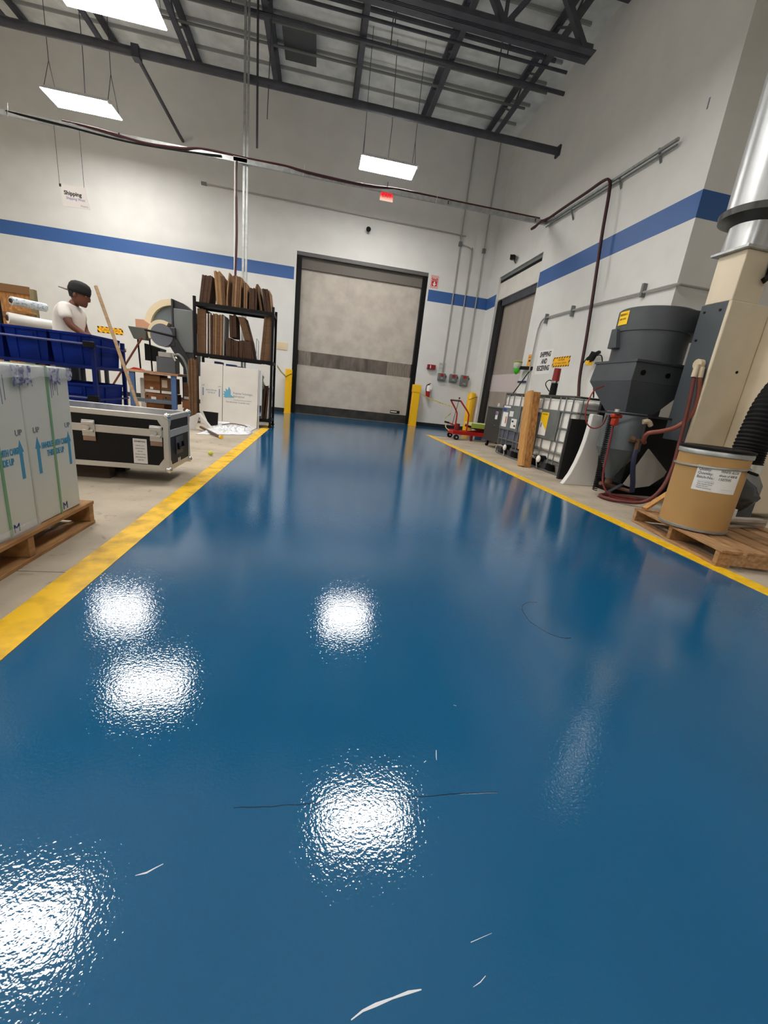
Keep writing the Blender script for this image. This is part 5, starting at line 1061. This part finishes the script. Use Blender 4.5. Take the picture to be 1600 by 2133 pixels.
obj('drum_face', MB().cyl((-2.715, 8.03, 1.365), 0.18, 0.2, 1, 28), mat('slate disc', (98, 102, 112), 0.5), t)
obj('drum_cover', B(-2.62, -2.50, 8.05, 8.12, 1.2, 1.52), DKG, t, 0.02)
obj('cross_rod', MB().tube([(-2.98, 8.04, 1.42), (-2.50, 8.02, 1.37)], 0.016, 8), BLACK, t)
obj('head_box', MB().frustum((-3.09, 8.2, 1.26), 0.20, 0.2, (-3.11, 8.2, 1.45), 0.30, 0.26), mat('green grey head', (92, 98, 94), 0.45), t, 0.01)
obj('head_motor', MB().cyl((-2.95, 8.16, 1.38), 0.08, 0.16, 1, 16), BLACK, t)
obj('arm', MB().bar((-2.56, 8.15, 1.30), (-2.26, 8.2, 0.80), 0.16, 0.20, up=(0, 1, 0)), DKG, t)
obj('lower_column', B(-2.42, -2.22, 8.15, 8.55, 0.76, 1.2), DKG, t, 0.01)
obj('hose', MB().tube(spline([(-2.52, 8.02, 1.06), (-2.44, 8.0, 1.08), (-2.36, 8.0, 1.0), (-2.30, 8.0, 0.84), (-2.28, 8.0, 0.6), (-2.22, 8.0, 0.4), (-2.18, 8.0, 0.28)]), 0.022, 8), mat('grey hose', (116, 120, 118), 0.45), t)
obj('control_box', B(-2.86, -2.55, 8.15, 8.4, 0.757, 1.02), mat('slate control box', (92, 96, 100), 0.5), t, 0.006)
obj('control_plate', B(-2.82, -2.60, 8.14, 8.2, 1.02, 1.10), ALU, t, 0.004)
obj('black_pan', MB().prism([(-3.06, 0.93), (-2.86, 0.93), (-2.80, 1.15), (-3.06, 1.21)], 8.2, 8.5, 1), BLACK, t)
for x in (-3.14, -2.95): obj('rod_leg', MB().tube([(x, 8.2, 0.755), (x - 0.02, 8.2, 1.27)], 0.014, 7), BLACK, t)
obj('bottle', MB().lathe([(0.02, 0.757), (0.022, 0.82), (0.008, 0.86)], (-2.89, 8.14, 0), 10), PAPER, t)
obj('bright_fitting', MB().tube([(-2.545, 8.02, 1.09), (-2.50, 8.02, 0.97)], 0.018, 8), CHROME, t)
one('card_offcut', 'brown card offcut lying in the machine head', 'card', MB().prism([(-3.16, 1.452), (-2.95, 1.452), (-2.95, 1.53), (-3.04, 1.585), (-3.16, 1.58)], 8.14, 8.24, 1), mat('rosy card', (200, 148, 116), 0.7), (-3.05, 8.2, 1.46))
for k, x in enumerate((-3.02, -2.93)):
    one('black_box', ('black box standing tilted behind the machine head, lower one', 'black box standing tilted behind the machine head, taller one')[k], 'box', MB().bar((x, 8.5, 1.45), (x + 0.04, 8.5, 1.63 + 0.03 * k), 0.11, 0.1), mat('charcoal box', (44, 44, 46), 0.5), (x, 8.5, 1.45))
one('red_cloth', 'red cloth lying on the bench top corner', 'cloth', MB().prism([(-3.27, 0.756), (-3.06, 0.756), (-3.10, 0.775), (-3.20, 0.79)], 8.06, 8.2, 1), RED, (-3.2, 8.1, 0.756))

# ------------------------------------------------------------------ black rack full of cardboard
t = thing('sheet_rack', 'black wire rack loaded with brown cardboard sheets', 'rack', (-1.45, 7.95, 0))
kx0, kx1, ky0, ky1 = -2.08, -0.84, 7.68, 8.16
for x in (kx0, kx1):
    for y in (ky0, ky1): obj('post', B(x - 0.02, x + 0.02, y - 0.02, y + 0.02, 0.03, 2.0), BLACK, t)
for x in (kx0, kx1):
    for y in (ky0, ky1): obj('caster', MB().cyl((x, y - 0.012, 0.03), 0.03, 0.024, 1, 12), BLACKR, t)
for z in (0.14, 1.125, 1.90):
    for y in (ky0, ky1): obj('shelf_beam', B(kx0 + 0.02, kx1 - 0.02, y - 0.015, y + 0.015, z - 0.035, z + 0.02), BLACK, t)
    for x in (kx0, kx1): obj('shelf_end', B(x - 0.015, x + 0.015, ky0 + 0.02, ky1 - 0.02, z - 0.03, z + 0.015), BLACK, t)
    obj('shelf_deck', B(kx0 + 0.02, kx1 - 0.02, ky0 + 0.015, ky1 - 0.015, z - 0.008, z + 0.008), BLACK, t)
obj('tape_clip', MB().tube(spline([(-0.80, 7.66, 1.03), (-0.785, 7.66, 1.06), (-0.77, 7.66, 1.03), (-0.785, 7.66, 1.0), (-0.80, 7.66, 1.03)], 4), 0.006, 5), BLACK, t)
for x in (-2.06, -1.98, -1.86): obj('hook', MB().cyl((x, ky0 - 0.025, 1.08), 0.012, 0.01, 1, 8), CHROME, t)
random.seed(21)
def bundle(xa, xb, dx, z0, h, n, label, mt, group, y0=7.70, y1=8.12, fan=0.0, curl=0.0):
    """n upright sheets between xa and xb at the foot, leaning dx over their height"""
    t = thing('cardboard_bundle', label, 'cardboard', ((xa + xb) / 2, y0, z0), group)
    n = max(1, n); pt = (xb - xa) / n
    for k in range(n):
        a = xa + pt * k + 0.0012; b = xa + pt * (k + 1) - 0.0012; hh = h * (1 - random.uniform(0, 0.035)); f = dx + fan * k / n; yj = random.uniform(0, 0.02)
        m = MB(); ns = 4; vs = []
        for i in range(ns + 1):
            s = i / ns; off = f * s + curl * s * s * (k + 1) / n
            vs += [(a + off, y0 + yj, z0 + hh * s), (b + off, y0 + yj, z0 + hh * s), (b + off, y1, z0 + hh * s), (a + off, y1, z0 + hh * s)]
        m.add(vs, [(4 * i + j, 4 * i + (j + 1) % 4, 4 * i + 4 + (j + 1) % 4, 4 * i + 4 + j) for i in range(ns) for j in range(4)] + [(3, 2, 1, 0), (4 * ns, 4 * ns + 1, 4 * ns + 2, 4 * ns + 3)])
        obj('sheet', m, mt if isinstance(mt, type(CARD)) else mt[k % len(mt)], t)
G1, G2, G3 = 'cardboard bundles on the top shelf', 'cardboard bundles on the middle shelf', 'sheets on the bottom shelf'
zt_ = 1.921
bundle(-2.02, -1.86, 0.055, zt_, 0.415, 7, 'dark cardboard bundle at the outer end of the top shelf, tilted inwards', CARD_DK, G1)
bundle(-1.745, -1.655, -0.040, zt_, 0.50, 5, 'tallest pale cardboard bundle on the top shelf, tilted outwards', CARD_LT, G1)
bundle(-1.65, -1.60, -0.038, zt_, 0.44, 3, 'brown cardboard bundle beside the tallest pale bundle', CARD, G1)
bundle(-1.595, -1.575, -0.01, zt_, 0.50, 1, 'single pale sheet bowed over on the top shelf', CARD_LT, G1, curl=0.05)
bundle(-1.51, -1.375, 0.02, zt_, 0.475, 6, 'brown cardboard bundle below the tall strut post', (CARD, CARD, CARD_LT), G1)
bundle(-1.33, -1.265, 0.0, zt_, 0.39, 4, 'thin dark cardboard bundle right of the strut post', (CARD_DK, CARD_LT), G1)
bundle(-1.262, -1.25, 0.0, zt_, 0.45, 1, 'single rosy sheet curling to one side on the top shelf', mat('rosy card', (200, 148, 116)), G1, y0=7.95, curl=0.1)
bundle(-1.235, -1.11, 0.0, zt_, 0.33, 6, 'short dark cardboard bundle on the top shelf', CARD_DK, G1)
bundle(-1.055, -1.02, -0.075, zt_, 0.40, 2, 'pair of thin sheets tilted outwards near the end of the top shelf', (CARD_DK, CARD), G1)
bundle(-0.985, -0.885, -0.055, zt_, 0.345, 5, 'dark cardboard bundle at the inner end of the top shelf', CARD_DK, G1)
bundle(-0.88, -0.868, -0.045, zt_, 0.33, 1, 'single pale bowed sheet at the very end of the top shelf', CARD_LT, G1)
zm = 1.146
bundle(-2.055, -1.925, 0.01, zm, 0.70, 6, 'tall brown cardboard bundle at the outer end of the middle shelf', CARD, G2)
bundle(-1.915, -1.895, 0.01, zm, 0.63, 1, 'white edged board beside the tall bundle on the middle shelf', CARTON_W, G2)
bundle(-1.885, -1.82, 0.005, zm, 0.63, 4, 'thin dark and pale sheets behind the white edged board', (CARD_DK, CARTON_W, CARD_DK), G2)
bundle(-1.815, -1.655, 0.01, zm, 0.64, 8, 'wide brown cardboard bundle on the middle shelf', (CARD, CARD, CARD_LT, CARD), G2)
bundle(-1.65, -1.635, 0.01, zm, 0.64, 1, 'white edged board closing the wide brown bundle', mat('grey white board', (188, 186, 186), 0.6), G2)
bundle(-1.60, -1.52, 0.0, zm, 0.30, 4, 'short dark cardboard bundle low in the middle shelf', CARD_DK, G2)
bundle(-1.51, -1.40, 0.0, zm, 0.27, 5, 'short brown cardboard bundle below the hanging dark bundle', CARD_DK, G2)
bundle(-1.39, -1.33, 0.0, zm, 0.28, 3, 'short thin cardboard bundle in mid shelf', CARD_DK, G2)
bundle(-1.32, -1.18, -0.02, zm, 0.28, 6, 'short brown cardboard bundle under the leaning one', CARD_DK, G2)
bundle(-1.55, -1.44, -0.01, zm + 0.31, 0.35, 5, 'dark cardboard bundle lying on the short ones in mid shelf', CARD_DK, G2, y0=7.75)
bundle(-1.31, -1.20, -0.11, zm + 0.29, 0.36, 5, 'brown cardboard bundle leaning on top of the short ones', CARD, G2, y0=7.75)
bundle(-1.17, -1.14, -0.06, zm, 0.30, 2, 'pair of thin dark sheets leaning beside the gap', CARD_DK, G2)
bundle(-1.04, -0.905, 0.055, zm, 0.72, 6, 'tall brown cardboard bundle at the inner end of the middle shelf', CARD, G2)
one('wire_stand', 'thin white wire loop standing in the gap of the middle shelf', 'wire', MB().tube([(-1.12, 7.8, 1.15), (-1.115, 7.8, 1.49), (-1.08, 7.8, 1.45), (-1.085, 7.8, 1.15)], 0.005, 5), GREY_MID, (-1.1, 7.8, 1.15))
zb = 0.161
bundle(-2.14, -2.02, 0.0, 0.06, 0.98, 5, 'tall brown cardboard bundle outside the rack left of the white cartons', CARD, G3, y0=7.45, y1=7.64)
bundle(-0.985, -0.955, 0.03, zb, 0.60, 2, 'dark torn sheets behind the white cartons', CARD_DK, G3)
bundle(-0.945, -0.915, 0.045, zb, 0.55, 2, 'dark brown sheets leaning at the inner end of the bottom shelf', CARD_DK, G3)
bundle(-0.905, -0.882, 0.035, zb, 0.56, 1, 'grey white board leaning at the inner end of the bottom shelf', mat('grey white board', (188, 186, 186), 0.6), G3)
bundle(-1.0, -0.99, 0.0, zb, 0.80, 1, 'torn white board standing behind the white cartons', CARTON_W, G3)
for k, (x, wd, c) in enumerate(((-1.76, 0.10, (40, 62, 130)), (-1.55, 0.14, (54, 98, 170)), (-1.38, 0.10, (46, 48, 54)), (-1.20, 0.12, (36, 74, 140)))):
    one('stored_box', ('dark blue box on the bottom shelf above the outer white carton', 'mid blue box on the bottom shelf above the carton joint', 'black box on the bottom shelf between two blue ones', 'blue box on the bottom shelf near the torn board')[k], 'box', B(x - wd / 2, x + wd / 2, 7.80, 8.08, zb, 1.04 - 0.02 * k), mat('stored box %d' % k, c, 0.5), (x, 7.9, zb), bevel=0.004)
# white flat cartons leaning on the rack
def white_flat(x0, x1, label, y=7.50, h=1.0):
    t = thing('white_flat_carton', label, 'carton', ((x0 + x1) / 2, y, 0), 'white cartons leaning on the rack')
    T = Matrix.Translation((0, y, 0)) @ Matrix.Rotation(math.radians(-4), 4, 'X')
    obj('panel', MB().box(x0, x1, 0, 0.05, 0.0, h, T=T), CARTON_W, t, 0.004)
    return t, T
def on(T, x, z): return T @ Vector((x, -0.0006, z))
t, T = white_flat(-1.975, -1.622, 'white flat carton with two blue up arrows, left of the pair', h=1.0)
ux, uz = (T.to_3x3() @ Vector((1, 0, 0))), (T.to_3x3() @ Vector((0, 0, 1)))
for x in (-1.93, -1.67):
    obj('up_arrow', MB().box(x - 0.008, x + 0.008, -0.001, 0, 0.47, 0.60, T=T), mat('slate blue print', (96, 128, 160), 0.6), t)
    text('UP', 0.035, on(T, x, 0.635), ux, uz, TEXT_GREY, t)
text('HANDLE WITH CARE', 0.036, on(T, -1.80, 0.565), ux, uz, mat('slate blue print', (96, 128, 160)), t, sx=0.5); text('THIS SIDE UP', 0.036, on(T, -1.80, 0.525), ux, uz, mat('slate blue print', (96, 128, 160)), t, sx=0.6)
t, T = white_flat(-1.614, -1.04, 'white flat carton with a teal feather crest and printed name', h=0.985)
TE2 = mat('crest teal', (100, 170, 196), 0.6)
m = MB()
for k, a in enumerate((96, 120, 144, 168, 190)):
    a = math.radians(a); c = Vector((-1.50, 0.50)); L = 0.155 - 0.012 * k; d = Vector((math.cos(a), math.sin(a))); n = Vector((-d.y, d.x)) * 0.02
    p = [c - n * 0.9, c + d * L * 0.65 - n * 1.1, c + d * L, c + d * L * 0.65 + n * 1.1, c + n * 0.9]
    m.prism([(q.x, q.y) for q in p], -0.0012 - 0.0002 * k, 0, 1)
m.prism([(-1.57, 0.47), (-1.42, 0.48), (-1.48, 0.52), (-1.52, 0.56)], -0.0012, 0, 1); m.xf(T)
obj('feather_crest', m, TE2, t)
text('Projection Technologies', 0.052, on(T, -1.445, 0.555), ux, uz, TEXT_GREY, t, sx=0.62, align='LEFT')
text('International', 0.052, on(T, -1.445, 0.505), ux, uz, TEXT_GREY, t, sx=0.7, align='LEFT')
text('A Company of the Screen Group Ltd', 0.026, on(T, -1.44, 0.445), ux, uz, TEXT_GREY, t, sx=0.75, align='LEFT')
text('Keep clean and dry - To assembly in plant', 0.032, on(T, -1.56, 0.405), ux, uz, TEXT_GREY, t, sx=0.72, align='LEFT')
obj('inner_panel', MB().box(-1.03, -1.01, 0.01, 0.045, 0.0, 0.975, T=T), mat('grey white board', (188, 186, 186)), t)
t = thing('torn_board', 'torn white board with ragged edge above the printed carton', 'board', (-0.98, 7.6, 0.5))
obj('board', MB().prism([(-1.06, 1.06), (-1.05, 0.95), (-0.985, 0.93), (-0.985, 0.90), (-0.955, 0.88), (-0.97, 0.82), (-0.95, 0.76), (-0.93, 0.73), (-0.88, 0.735), (-0.868, 0.90), (-0.868, 1.075), (-0.96, 1.085), (-0.97, 1.075), (-0.985, 1.085)], 7.655, 7.659, 1), CARTON_W, t)

# ------------------------------------------------------------------ plastic and scraps on the floor
random.seed(5)
def crumple(x0, x1, y0, y1, hgt, n, mk, seed):
    random.seed(seed); vs = []; fs = []
    for j in range(n + 1):
        for i in range(n + 1):
            u, v = i / n, j / n; e = min(u, 1 - u, v, 1 - v)
            x, y, q = mk(u, v); vs.append((x + random.uniform(-.01, .01), y + random.uniform(-.01, .01), 0.006 + (q + random.uniform(0, hgt)) * min(1, e * 6)))
    for j in range(n):
        for i in range(n): fs.append((j * (n + 1) + i, j * (n + 1) + i + 1, (j + 1) * (n + 1) + i + 1, (j + 1) * (n + 1) + i))
    m = MB(); m.add(vs, fs, True); return m
o = one('plastic_sheet', 'crumpled shiny white plastic sheet lying before the white cartons', 'plastic', crumple(0, 0, 0, 0, 0.07, 24, lambda u, v: (-1.66 + u * (0.64 - 0.04 * v) + 0.02 * math.sin(9 * v), 6.05 + v * 1.15 + 0.45 * u, 0.0), 8), mat('white plastic film', (236, 238, 240), 0.15), (-1.4, 6.8, 0))
o.modifiers.new('thick', 'SOLIDIFY').thickness = 0.001
o = one('film_tube', 'rolled end of white film on the plastic sheet', 'film', MB().tube([(-1.72, 7.20, 0.05), (-1.45, 7.26, 0.05)], 0.04, 10), mat('white plastic film', (236, 238, 240)), (-1.6, 7.2, 0.01))
t = thing('foam_tent', 'white packing sheet propped up like a tent beside the flight case', 'packing', (-1.85, 6.5, 0))
obj('left_flap', MB().prism([(-1.98, 0.0), (-1.96, 0.14), (-1.74, 0.255), (-1.73, 0.24), (-1.80, 0.0)], 6.55, 6.57, 1), mat('pale packing foam', (224, 220, 216), 0.5), t)
obj('right_flap', MB().prism([(-1.765, 0.25), (-1.735, 0.255), (-1.535, 0.02), (-1.565, 0.0)], 6.50, 6.60, 1), mat('pale packing foam', (224, 220, 216)), t)
one('packing_peak', 'white pointed scrap of packing rising behind the flight case', 'packing', MB().prism([(-2.42, 0.0), (-2.06, 0.0), (-2.10, 0.16), (-2.06, 0.28), (-2.16, 0.24), (-2.36, 0.13)], 6.9, 6.93, 1), mat('pale packing foam', (224, 220, 216)), (-2.2, 6.9, 0))
one('plastic_board', 'black plastic board standing on the floor before the white cartons', 'board', MB().prism([(-1.79, 0.255), (-1.56, 0.25), (-1.57, 0.06), (-1.70, 0.03), (-1.73, 0.12)], 6.95, 6.97, 1), BLACKR, (-1.7, 6.95, 0.03))
t = thing('tool_handle', 'brown handle with a yellow end lying on the concrete', 'handle', (-1.5, 6.2, 0.02))
obj('shaft', MB().tube([(-1.72, 6.55, 0.05), (-1.30, 5.90, 0.022)], 0.018, 8), mat('dark handle wood', (88, 66, 54), 0.5), t)
obj('yellow_end', MB().tube([(-1.30, 5.90, 0.022), (-1.27, 5.85, 0.024)], [0.022, 0.024], 10), SAFETY, t)
one('tape_scrap', 'crumpled yellow green scrap on the floor behind the flight case corner', 'scrap', MB().sphere((-1.10, 4.55, 0.03), 0.03, 8, (1, 1, 0.8)), mat('lime scrap', (200, 206, 70), 0.5), (-1.1, 4.55, 0))
one('dark_strap', 'dark strap lying across the plastic sheet', 'strap', MB().tube(spline([(-1.50, 6.95, 0.07), (-1.38, 7.1, 0.085), (-1.2, 7.05, 0.08), (-1.12, 6.95, 0.075)]), 0.009, 5), mat('strap brown', (96, 80, 76), 0.5), (-1.3, 7, 0.07))

# ================================================================== the man
def skin(name, verts, edges, radii, material, parent, root=0, sub=2, extra=None):
    o_ = ORG[parent.name] if parent is not None else Vector((0, 0, 0))
    me = bpy.data.meshes.new(name); me.from_pydata([Vector(v) - o_ for v in verts], edges, []); o = bpy.data.objects.new(name, me); COL.objects.link(o)
    o.modifiers.new('skin', 'SKIN')
    if not me.skin_vertices: me.skin_vertices.new() if hasattr(me.skin_vertices, 'new') else None
    for i, r in enumerate(radii):
        me.skin_vertices[0].data[i].radius = (r, r) if isinstance(r, float) else r
    me.skin_vertices[0].data[root].use_root = True
    s = o.modifiers.new('sub', 'SUBSURF'); s.levels = sub; s.render_levels = sub
    dg = bpy.context.evaluated_depsgraph_get(); m2 = bpy.data.meshes.new_from_object(o.evaluated_get(dg))
    bpy.data.objects.remove(o); bpy.data.meshes.remove(me)
    if extra:
        bm = bmesh.new(); bm.from_mesh(m2)
        for mb in extra:
            vs = [bm.verts.new(p - o_) for p in mb.v]
            for f in mb.f: bm.faces.new([vs[i] for i in f])
        bmesh.ops.recalc_face_normals(bm, faces=bm.faces); bm.to_mesh(m2); bm.free()
    m2.polygons.foreach_set('use_smooth', [True] * len(m2.polygons)); m2.materials.clear(); m2.materials.append(material)
    o = bpy.data.objects.new(name, m2); COL.objects.link(o); ORG[o.name] = o_
    if parent is not None: o.parent = parent
    return o

SKIN = mat('brown skin', (112, 66, 46), 0.5, c2=(104, 60, 42), scale=8)
person = thing('person', 'man in a white tee shirt and backwards black cap working behind the blue bins', 'person', (-3.10, 5.98, 0))
PX, PY = -3.10, 5.98
def pv(dx, dy, z): return (PX + dx, PY + dy, z)
# he faces +x: dx forward, dy -: his right side (towards the aisle and camera)
V = [pv(0.0, 0, 0.93), pv(0.01, 0, 1.08), pv(0.02, 0, 1.24), pv(0.045, 0, 1.38), pv(0.085, 0, 1.44), pv(0.125, 0, 1.51),       # 0-5 pelvis..neck
     pv(0.06, -0.17, 1.385), pv(0.14, -0.21, 1.20), pv(0.315, -0.17, 1.095),                                                      # 6-8 right arm
     pv(0.06, 0.17, 1.385), pv(0.10, 0.19, 1.17), pv(0.26, 0.13, 1.03),                                                         # 9-11 left arm
     pv(0.0, -0.10, 0.87), pv(0.02, -0.11, 0.48), pv(-0.02, -0.11, 0.09), pv(0.14, -0.12, 0.04),
     pv(0.0, 0.10, 0.87), pv(0.02, 0.11, 0.48), pv(-0.02, 0.11, 0.09), pv(0.14, 0.12, 0.04)]
Ed = [(0, 1), (1, 2), (2, 3), (3, 4), (4, 5), (3, 6), (6, 7), (7, 8), (3, 9), (9, 10), (10, 11), (0, 12), (12, 13), (13, 14), (14, 15), (0, 16), (16, 17), (17, 18), (18, 19)]
Rd = [(0.12, 0.15), (0.11, 0.14), (0.115, 0.15), (0.11, 0.13), 0.06, 0.052, 0.062, 0.044, 0.029, 0.062, 0.044, 0.029, 0.085, 0.06, 0.045, 0.035, 0.085, 0.06, 0.045, 0.035]
# hands: palm and five fingers each, resting on the work in front
def hand(wr, s):
    w_ = Vector(wr); b = len(V); V.append(tuple(w_ + Vector((0.055, 0, -0.012)))); Rd.append((0.022, 0.036)); Ed.append((8 if s < 0 else 11, b))
    for k, (dy, L) in enumerate(((-0.030, 0.070), (-0.010, 0.080), (0.010, 0.076), (0.030, 0.060))):
        i = len(V); V.append(tuple(w_ + Vector((0.095, dy, -0.012)))); V.append(tuple(w_ + Vector((0.095 + L * 0.55, dy * 1.1, -0.022)))); V.append(tuple(w_ + Vector((0.095 + L * 0.85, dy * 1.1, -0.048))))
        Rd.extend((0.010, 0.009, 0.008)); Ed.extend(((b, i), (i, i + 1), (i + 1, i + 2)))
    i = len(V); V.append(tuple(w_ + Vector((0.055, -s * 0.042, -0.016)))); V.append(tuple(w_ + Vector((0.095, -s * 0.060, -0.030)))); Rd.extend((0.011, 0.009)); Ed.extend(((b, i), (i, i + 1)))
hand(V[8], -1); hand(V[11], 1)
# head: a lofted profile looking down along +x, with nose, brow, lips, ears joined on
hc = Vector(pv(0.170, 0, 1.575)); tilt = Matrix.Rotation(math.radians(13), 4, 'Y') @ Matrix.Scale(1.07, 4)
def head_pts():
    vs = []; n = 20
    rings = [(-0.118, 0.030, 0.030, 0.045), (-0.108, 0.055, 0.048, 0.03), (-0.085, 0.072, 0.060, 0.016), (-0.055, 0.084, 0.066, 0.006), (-0.02, 0.094, 0.071, 0.0), (0.02, 0.099, 0.075, -0.004), (0.055, 0.097, 0.075, -0.006), (0.085, 0.082, 0.064, -0.008), (0.105, 0.055, 0.044, -0.01), (0.114, 0.02, 0.016, -0.01)]
    for z, a, b, ox in rings:
        for k in range(n):
            t_ = 2 * PI * k / n; x = a * math.cos(t_) + ox; y = b * math.sin(t_)
            if abs(t_) < 0.5 or t_ > 2 * PI - 0.5:
                f = 1 - min(t_, 2 * PI - t_) / 0.5
                if -0.05 < z < 0.0: x += 0.020 * f           # nose bridge and base of the nose
                if abs(z + 0.02) < 0.01: x += 0.006 * f
                if abs(z + 0.085) < 0.02: x += 0.006 * f      # mouth and chin
                if abs(z - 0.02) < 0.01: x += 0.004 * f
            vs.append(hc + (tilt @ Vector((x, y, z))))
    m = MB(); r_ = len(rings)
    m.add(vs, [(i * n + k, i * n + (k + 1) % n, (i + 1) * n + (k + 1) % n, (i + 1) * n + k) for i in range(r_ - 1) for k in range(n)] + [tuple(reversed(range(n))), tuple((r_ - 1) * n + k for k in range(n))], True)
    return m
def local(x, y, z): return hc + (tilt @ Vector((x, y, z)))
ex = [head_pts()]
nose = MB(); nose.add([local(0.088, 0, 0.005), local(0.088, -0.016, -0.042), local(0.088, 0.016, -0.042), local(0.122, 0, -0.038), local(0.100, 0, -0.052)], [(0, 1, 3), (0, 3, 2), (1, 4, 3), (3, 4, 2), (0, 2, 1), (1, 2, 4)]); ex.append(nose)
lips = MB(); lips.add([local(0.074, -0.022, -0.070), local(0.074, 0.022, -0.070), local(0.094, 0, -0.064), local(0.092, 0, -0.078)], [(0, 2, 1), (0, 1, 3), (0, 3, 2), (1, 2, 3)]); ex.append(lips)
for s in (-1, 1):
    ear = MB().sphere((0, 0, 0), 0.026, 8, (0.75, 0.35, 1.2)); ear.v = [local(-0.012 + p.x, s * 0.074 + p.y, -0.018 + p.z) for p in ear.v]; ex.append(ear)
body = skin('body', V, Ed, Rd, SKIN, person, 0, 2, ex)
for s in (-1, 1):
    m = MB().sphere((0, 0, 0), 0.010, 8); m.v = [local(0.080 + p.x * 0.6, s * 0.030 + p.y, 0.004 + p.z) for p in m.v]
    obj('eye', m, mat('eye white', (220, 214, 206), 0.3), person)
    m = MB().bar((0, 0, 0), (0, s * 0.028, 0.002), 0.008, 0.006); m.v = [local(0.087 + p.x - abs(p.y) * 0.25, s * 0.016 + p.y, 0.024 + p.z) for p in m.v]
    obj('eyebrow', m, BLACK, person)
HAIR = mat('short black hair', (18, 15, 14), 0.8)
m = MB(); n = 20; vs = []
for z, a, b, ox in ((-0.05, 0.088, 0.070, 0.004), (-0.01, 0.099, 0.077, -0.002), (0.03, 0.104, 0.080, -0.005)):
    for k in range(9, 12 + 1): pass
    for k in range(13):
        t_ = math.radians(105 + 150 * k / 12); vs.append(local(a * math.cos(t_) + ox, b * math.sin(t_), z))
m.add(vs, [(i * 13 + k, i * 13 + k + 1, (i + 1) * 13 + k + 1, (i + 1) * 13 + k) for i in range(2) for k in range(12)], True)
o = obj('hair', m, HAIR, person); o.modifiers.new('thick', 'SOLIDIFY').thickness = 0.006
m = MB(); rings = [(0.008, 0.109, 0.085), (0.045, 0.113, 0.089), (0.085, 0.108, 0.085), (0.115, 0.090, 0.070), (0.134, 0.052, 0.042), (0.140, 0.008, 0.008)]; vs = []
for z, a, b in rings:
    for k in range(n): t_ = 2 * PI * k / n; vs.append(local(a * math.cos(t_) - 0.006, b * math.sin(t_), z))
m.add(vs, [(i * n + k, i * n + (k + 1) % n, (i + 1) * n + (k + 1) % n, (i + 1) * n + k) for i in range(len(rings) - 1) for k in range(n)], True)
cap = obj('cap', m, mat('black cap cloth', (20, 20, 22), 0.8), person); cap.modifiers.new('thick', 'SOLIDIFY').thickness = 0.004
m = MB(); vs = []
for q in (0, 1):
    for k in range(9):
        a = math.radians(135 + 90 * k / 8); r = 1.0
        vs.append(local((0.106 + (0.085 * math.sin(PI * k / 8) if q else 0)) * math.cos(a) - 0.006 - (0.02 if q else 0), (0.085 + 0.01 * q) * math.sin(a), 0.016 - 0.004 * q))
m.add(vs, [(k, k + 1, 9 + k + 1, 9 + k) for k in range(8)], True)
br = obj('cap_brim', m, mat('grey brim', (132, 112, 108), 0.6), person); br.modifiers.new('thick', 'SOLIDIFY').thickness = 0.013
m = MB(); vs = []
for z, a, b in ((0.010, 0.1125, 0.0885), (0.05, 0.116, 0.092)):
    for k in range(5): t_ = math.radians(150 + 60 * k / 4); vs.append(local(a * math.cos(t_) - 0.008, b * math.sin(t_), z))
m.add(vs, [(k, k + 1, 5 + k + 1, 5 + k) for k in range(4)])
obj('cap_strap', m, mat('pale cap edge', (210, 200, 196), 0.6), person)
# clothes: shells that follow the body
TEE = mat('white cotton', (232, 226, 218), 0.85, bump=0.25, bscale=14)
skin('tee_shirt', [pv(0.0, 0, 0.92), pv(0.005, 0, 1.08), pv(0.015, 0, 1.24), pv(0.04, 0, 1.385), pv(0.085, 0, 1.455), pv(0.06, -0.165, 1.39), pv(0.115, -0.205, 1.255), pv(0.06, 0.165, 1.39), pv(0.09, 0.20, 1.25)],
     [(0, 1), (1, 2), (2, 3), (3, 4), (3, 5), (5, 6), (3, 7), (7, 8)], [(0.145, 0.18), (0.14, 0.172), (0.145, 0.18), (0.135, 0.155), 0.068, 0.074, 0.074, 0.074, 0.074], TEE, person)
skin('trousers', [pv(0.0, 0, 0.93), pv(0.0, -0.10, 0.84), pv(0.02, -0.11, 0.48), pv(-0.02, -0.11, 0.11), pv(0.0, 0.10, 0.84), pv(0.02, 0.11, 0.48), pv(-0.02, 0.11, 0.11)],
     [(0, 1), (1, 2), (2, 3), (0, 4), (4, 5), (5, 6)], [(0.14, 0.17), 0.105, 0.082, 0.07, 0.105, 0.082, 0.07], mat('dark jeans', (34, 38, 54), 0.8), person)
for s in (-1, 1):
    obj('shoe', MB().box(PX - 0.09, PX + 0.20, PY + s * 0.115 - 0.05, PY + s * 0.115 + 0.05, 0.0, 0.085), BLACK, person, 0.03)
# the table he works at, hidden from the aisle by the bins
t = thing('packing_table', 'low packing table behind the blue bins where the man works', 'table', (-2.55, 6.0, 0))
obj('top', B(-2.90, -2.62, 5.62, 6.4, 1.0, 1.03), LUMBER, t)
for x in (-2.87, -2.65):
    for y in (5.66, 6.36): obj('leg', B(x - 0.02, x + 0.02, y - 0.02, y + 0.02, 0, 1.0), STEEL_DK, t)
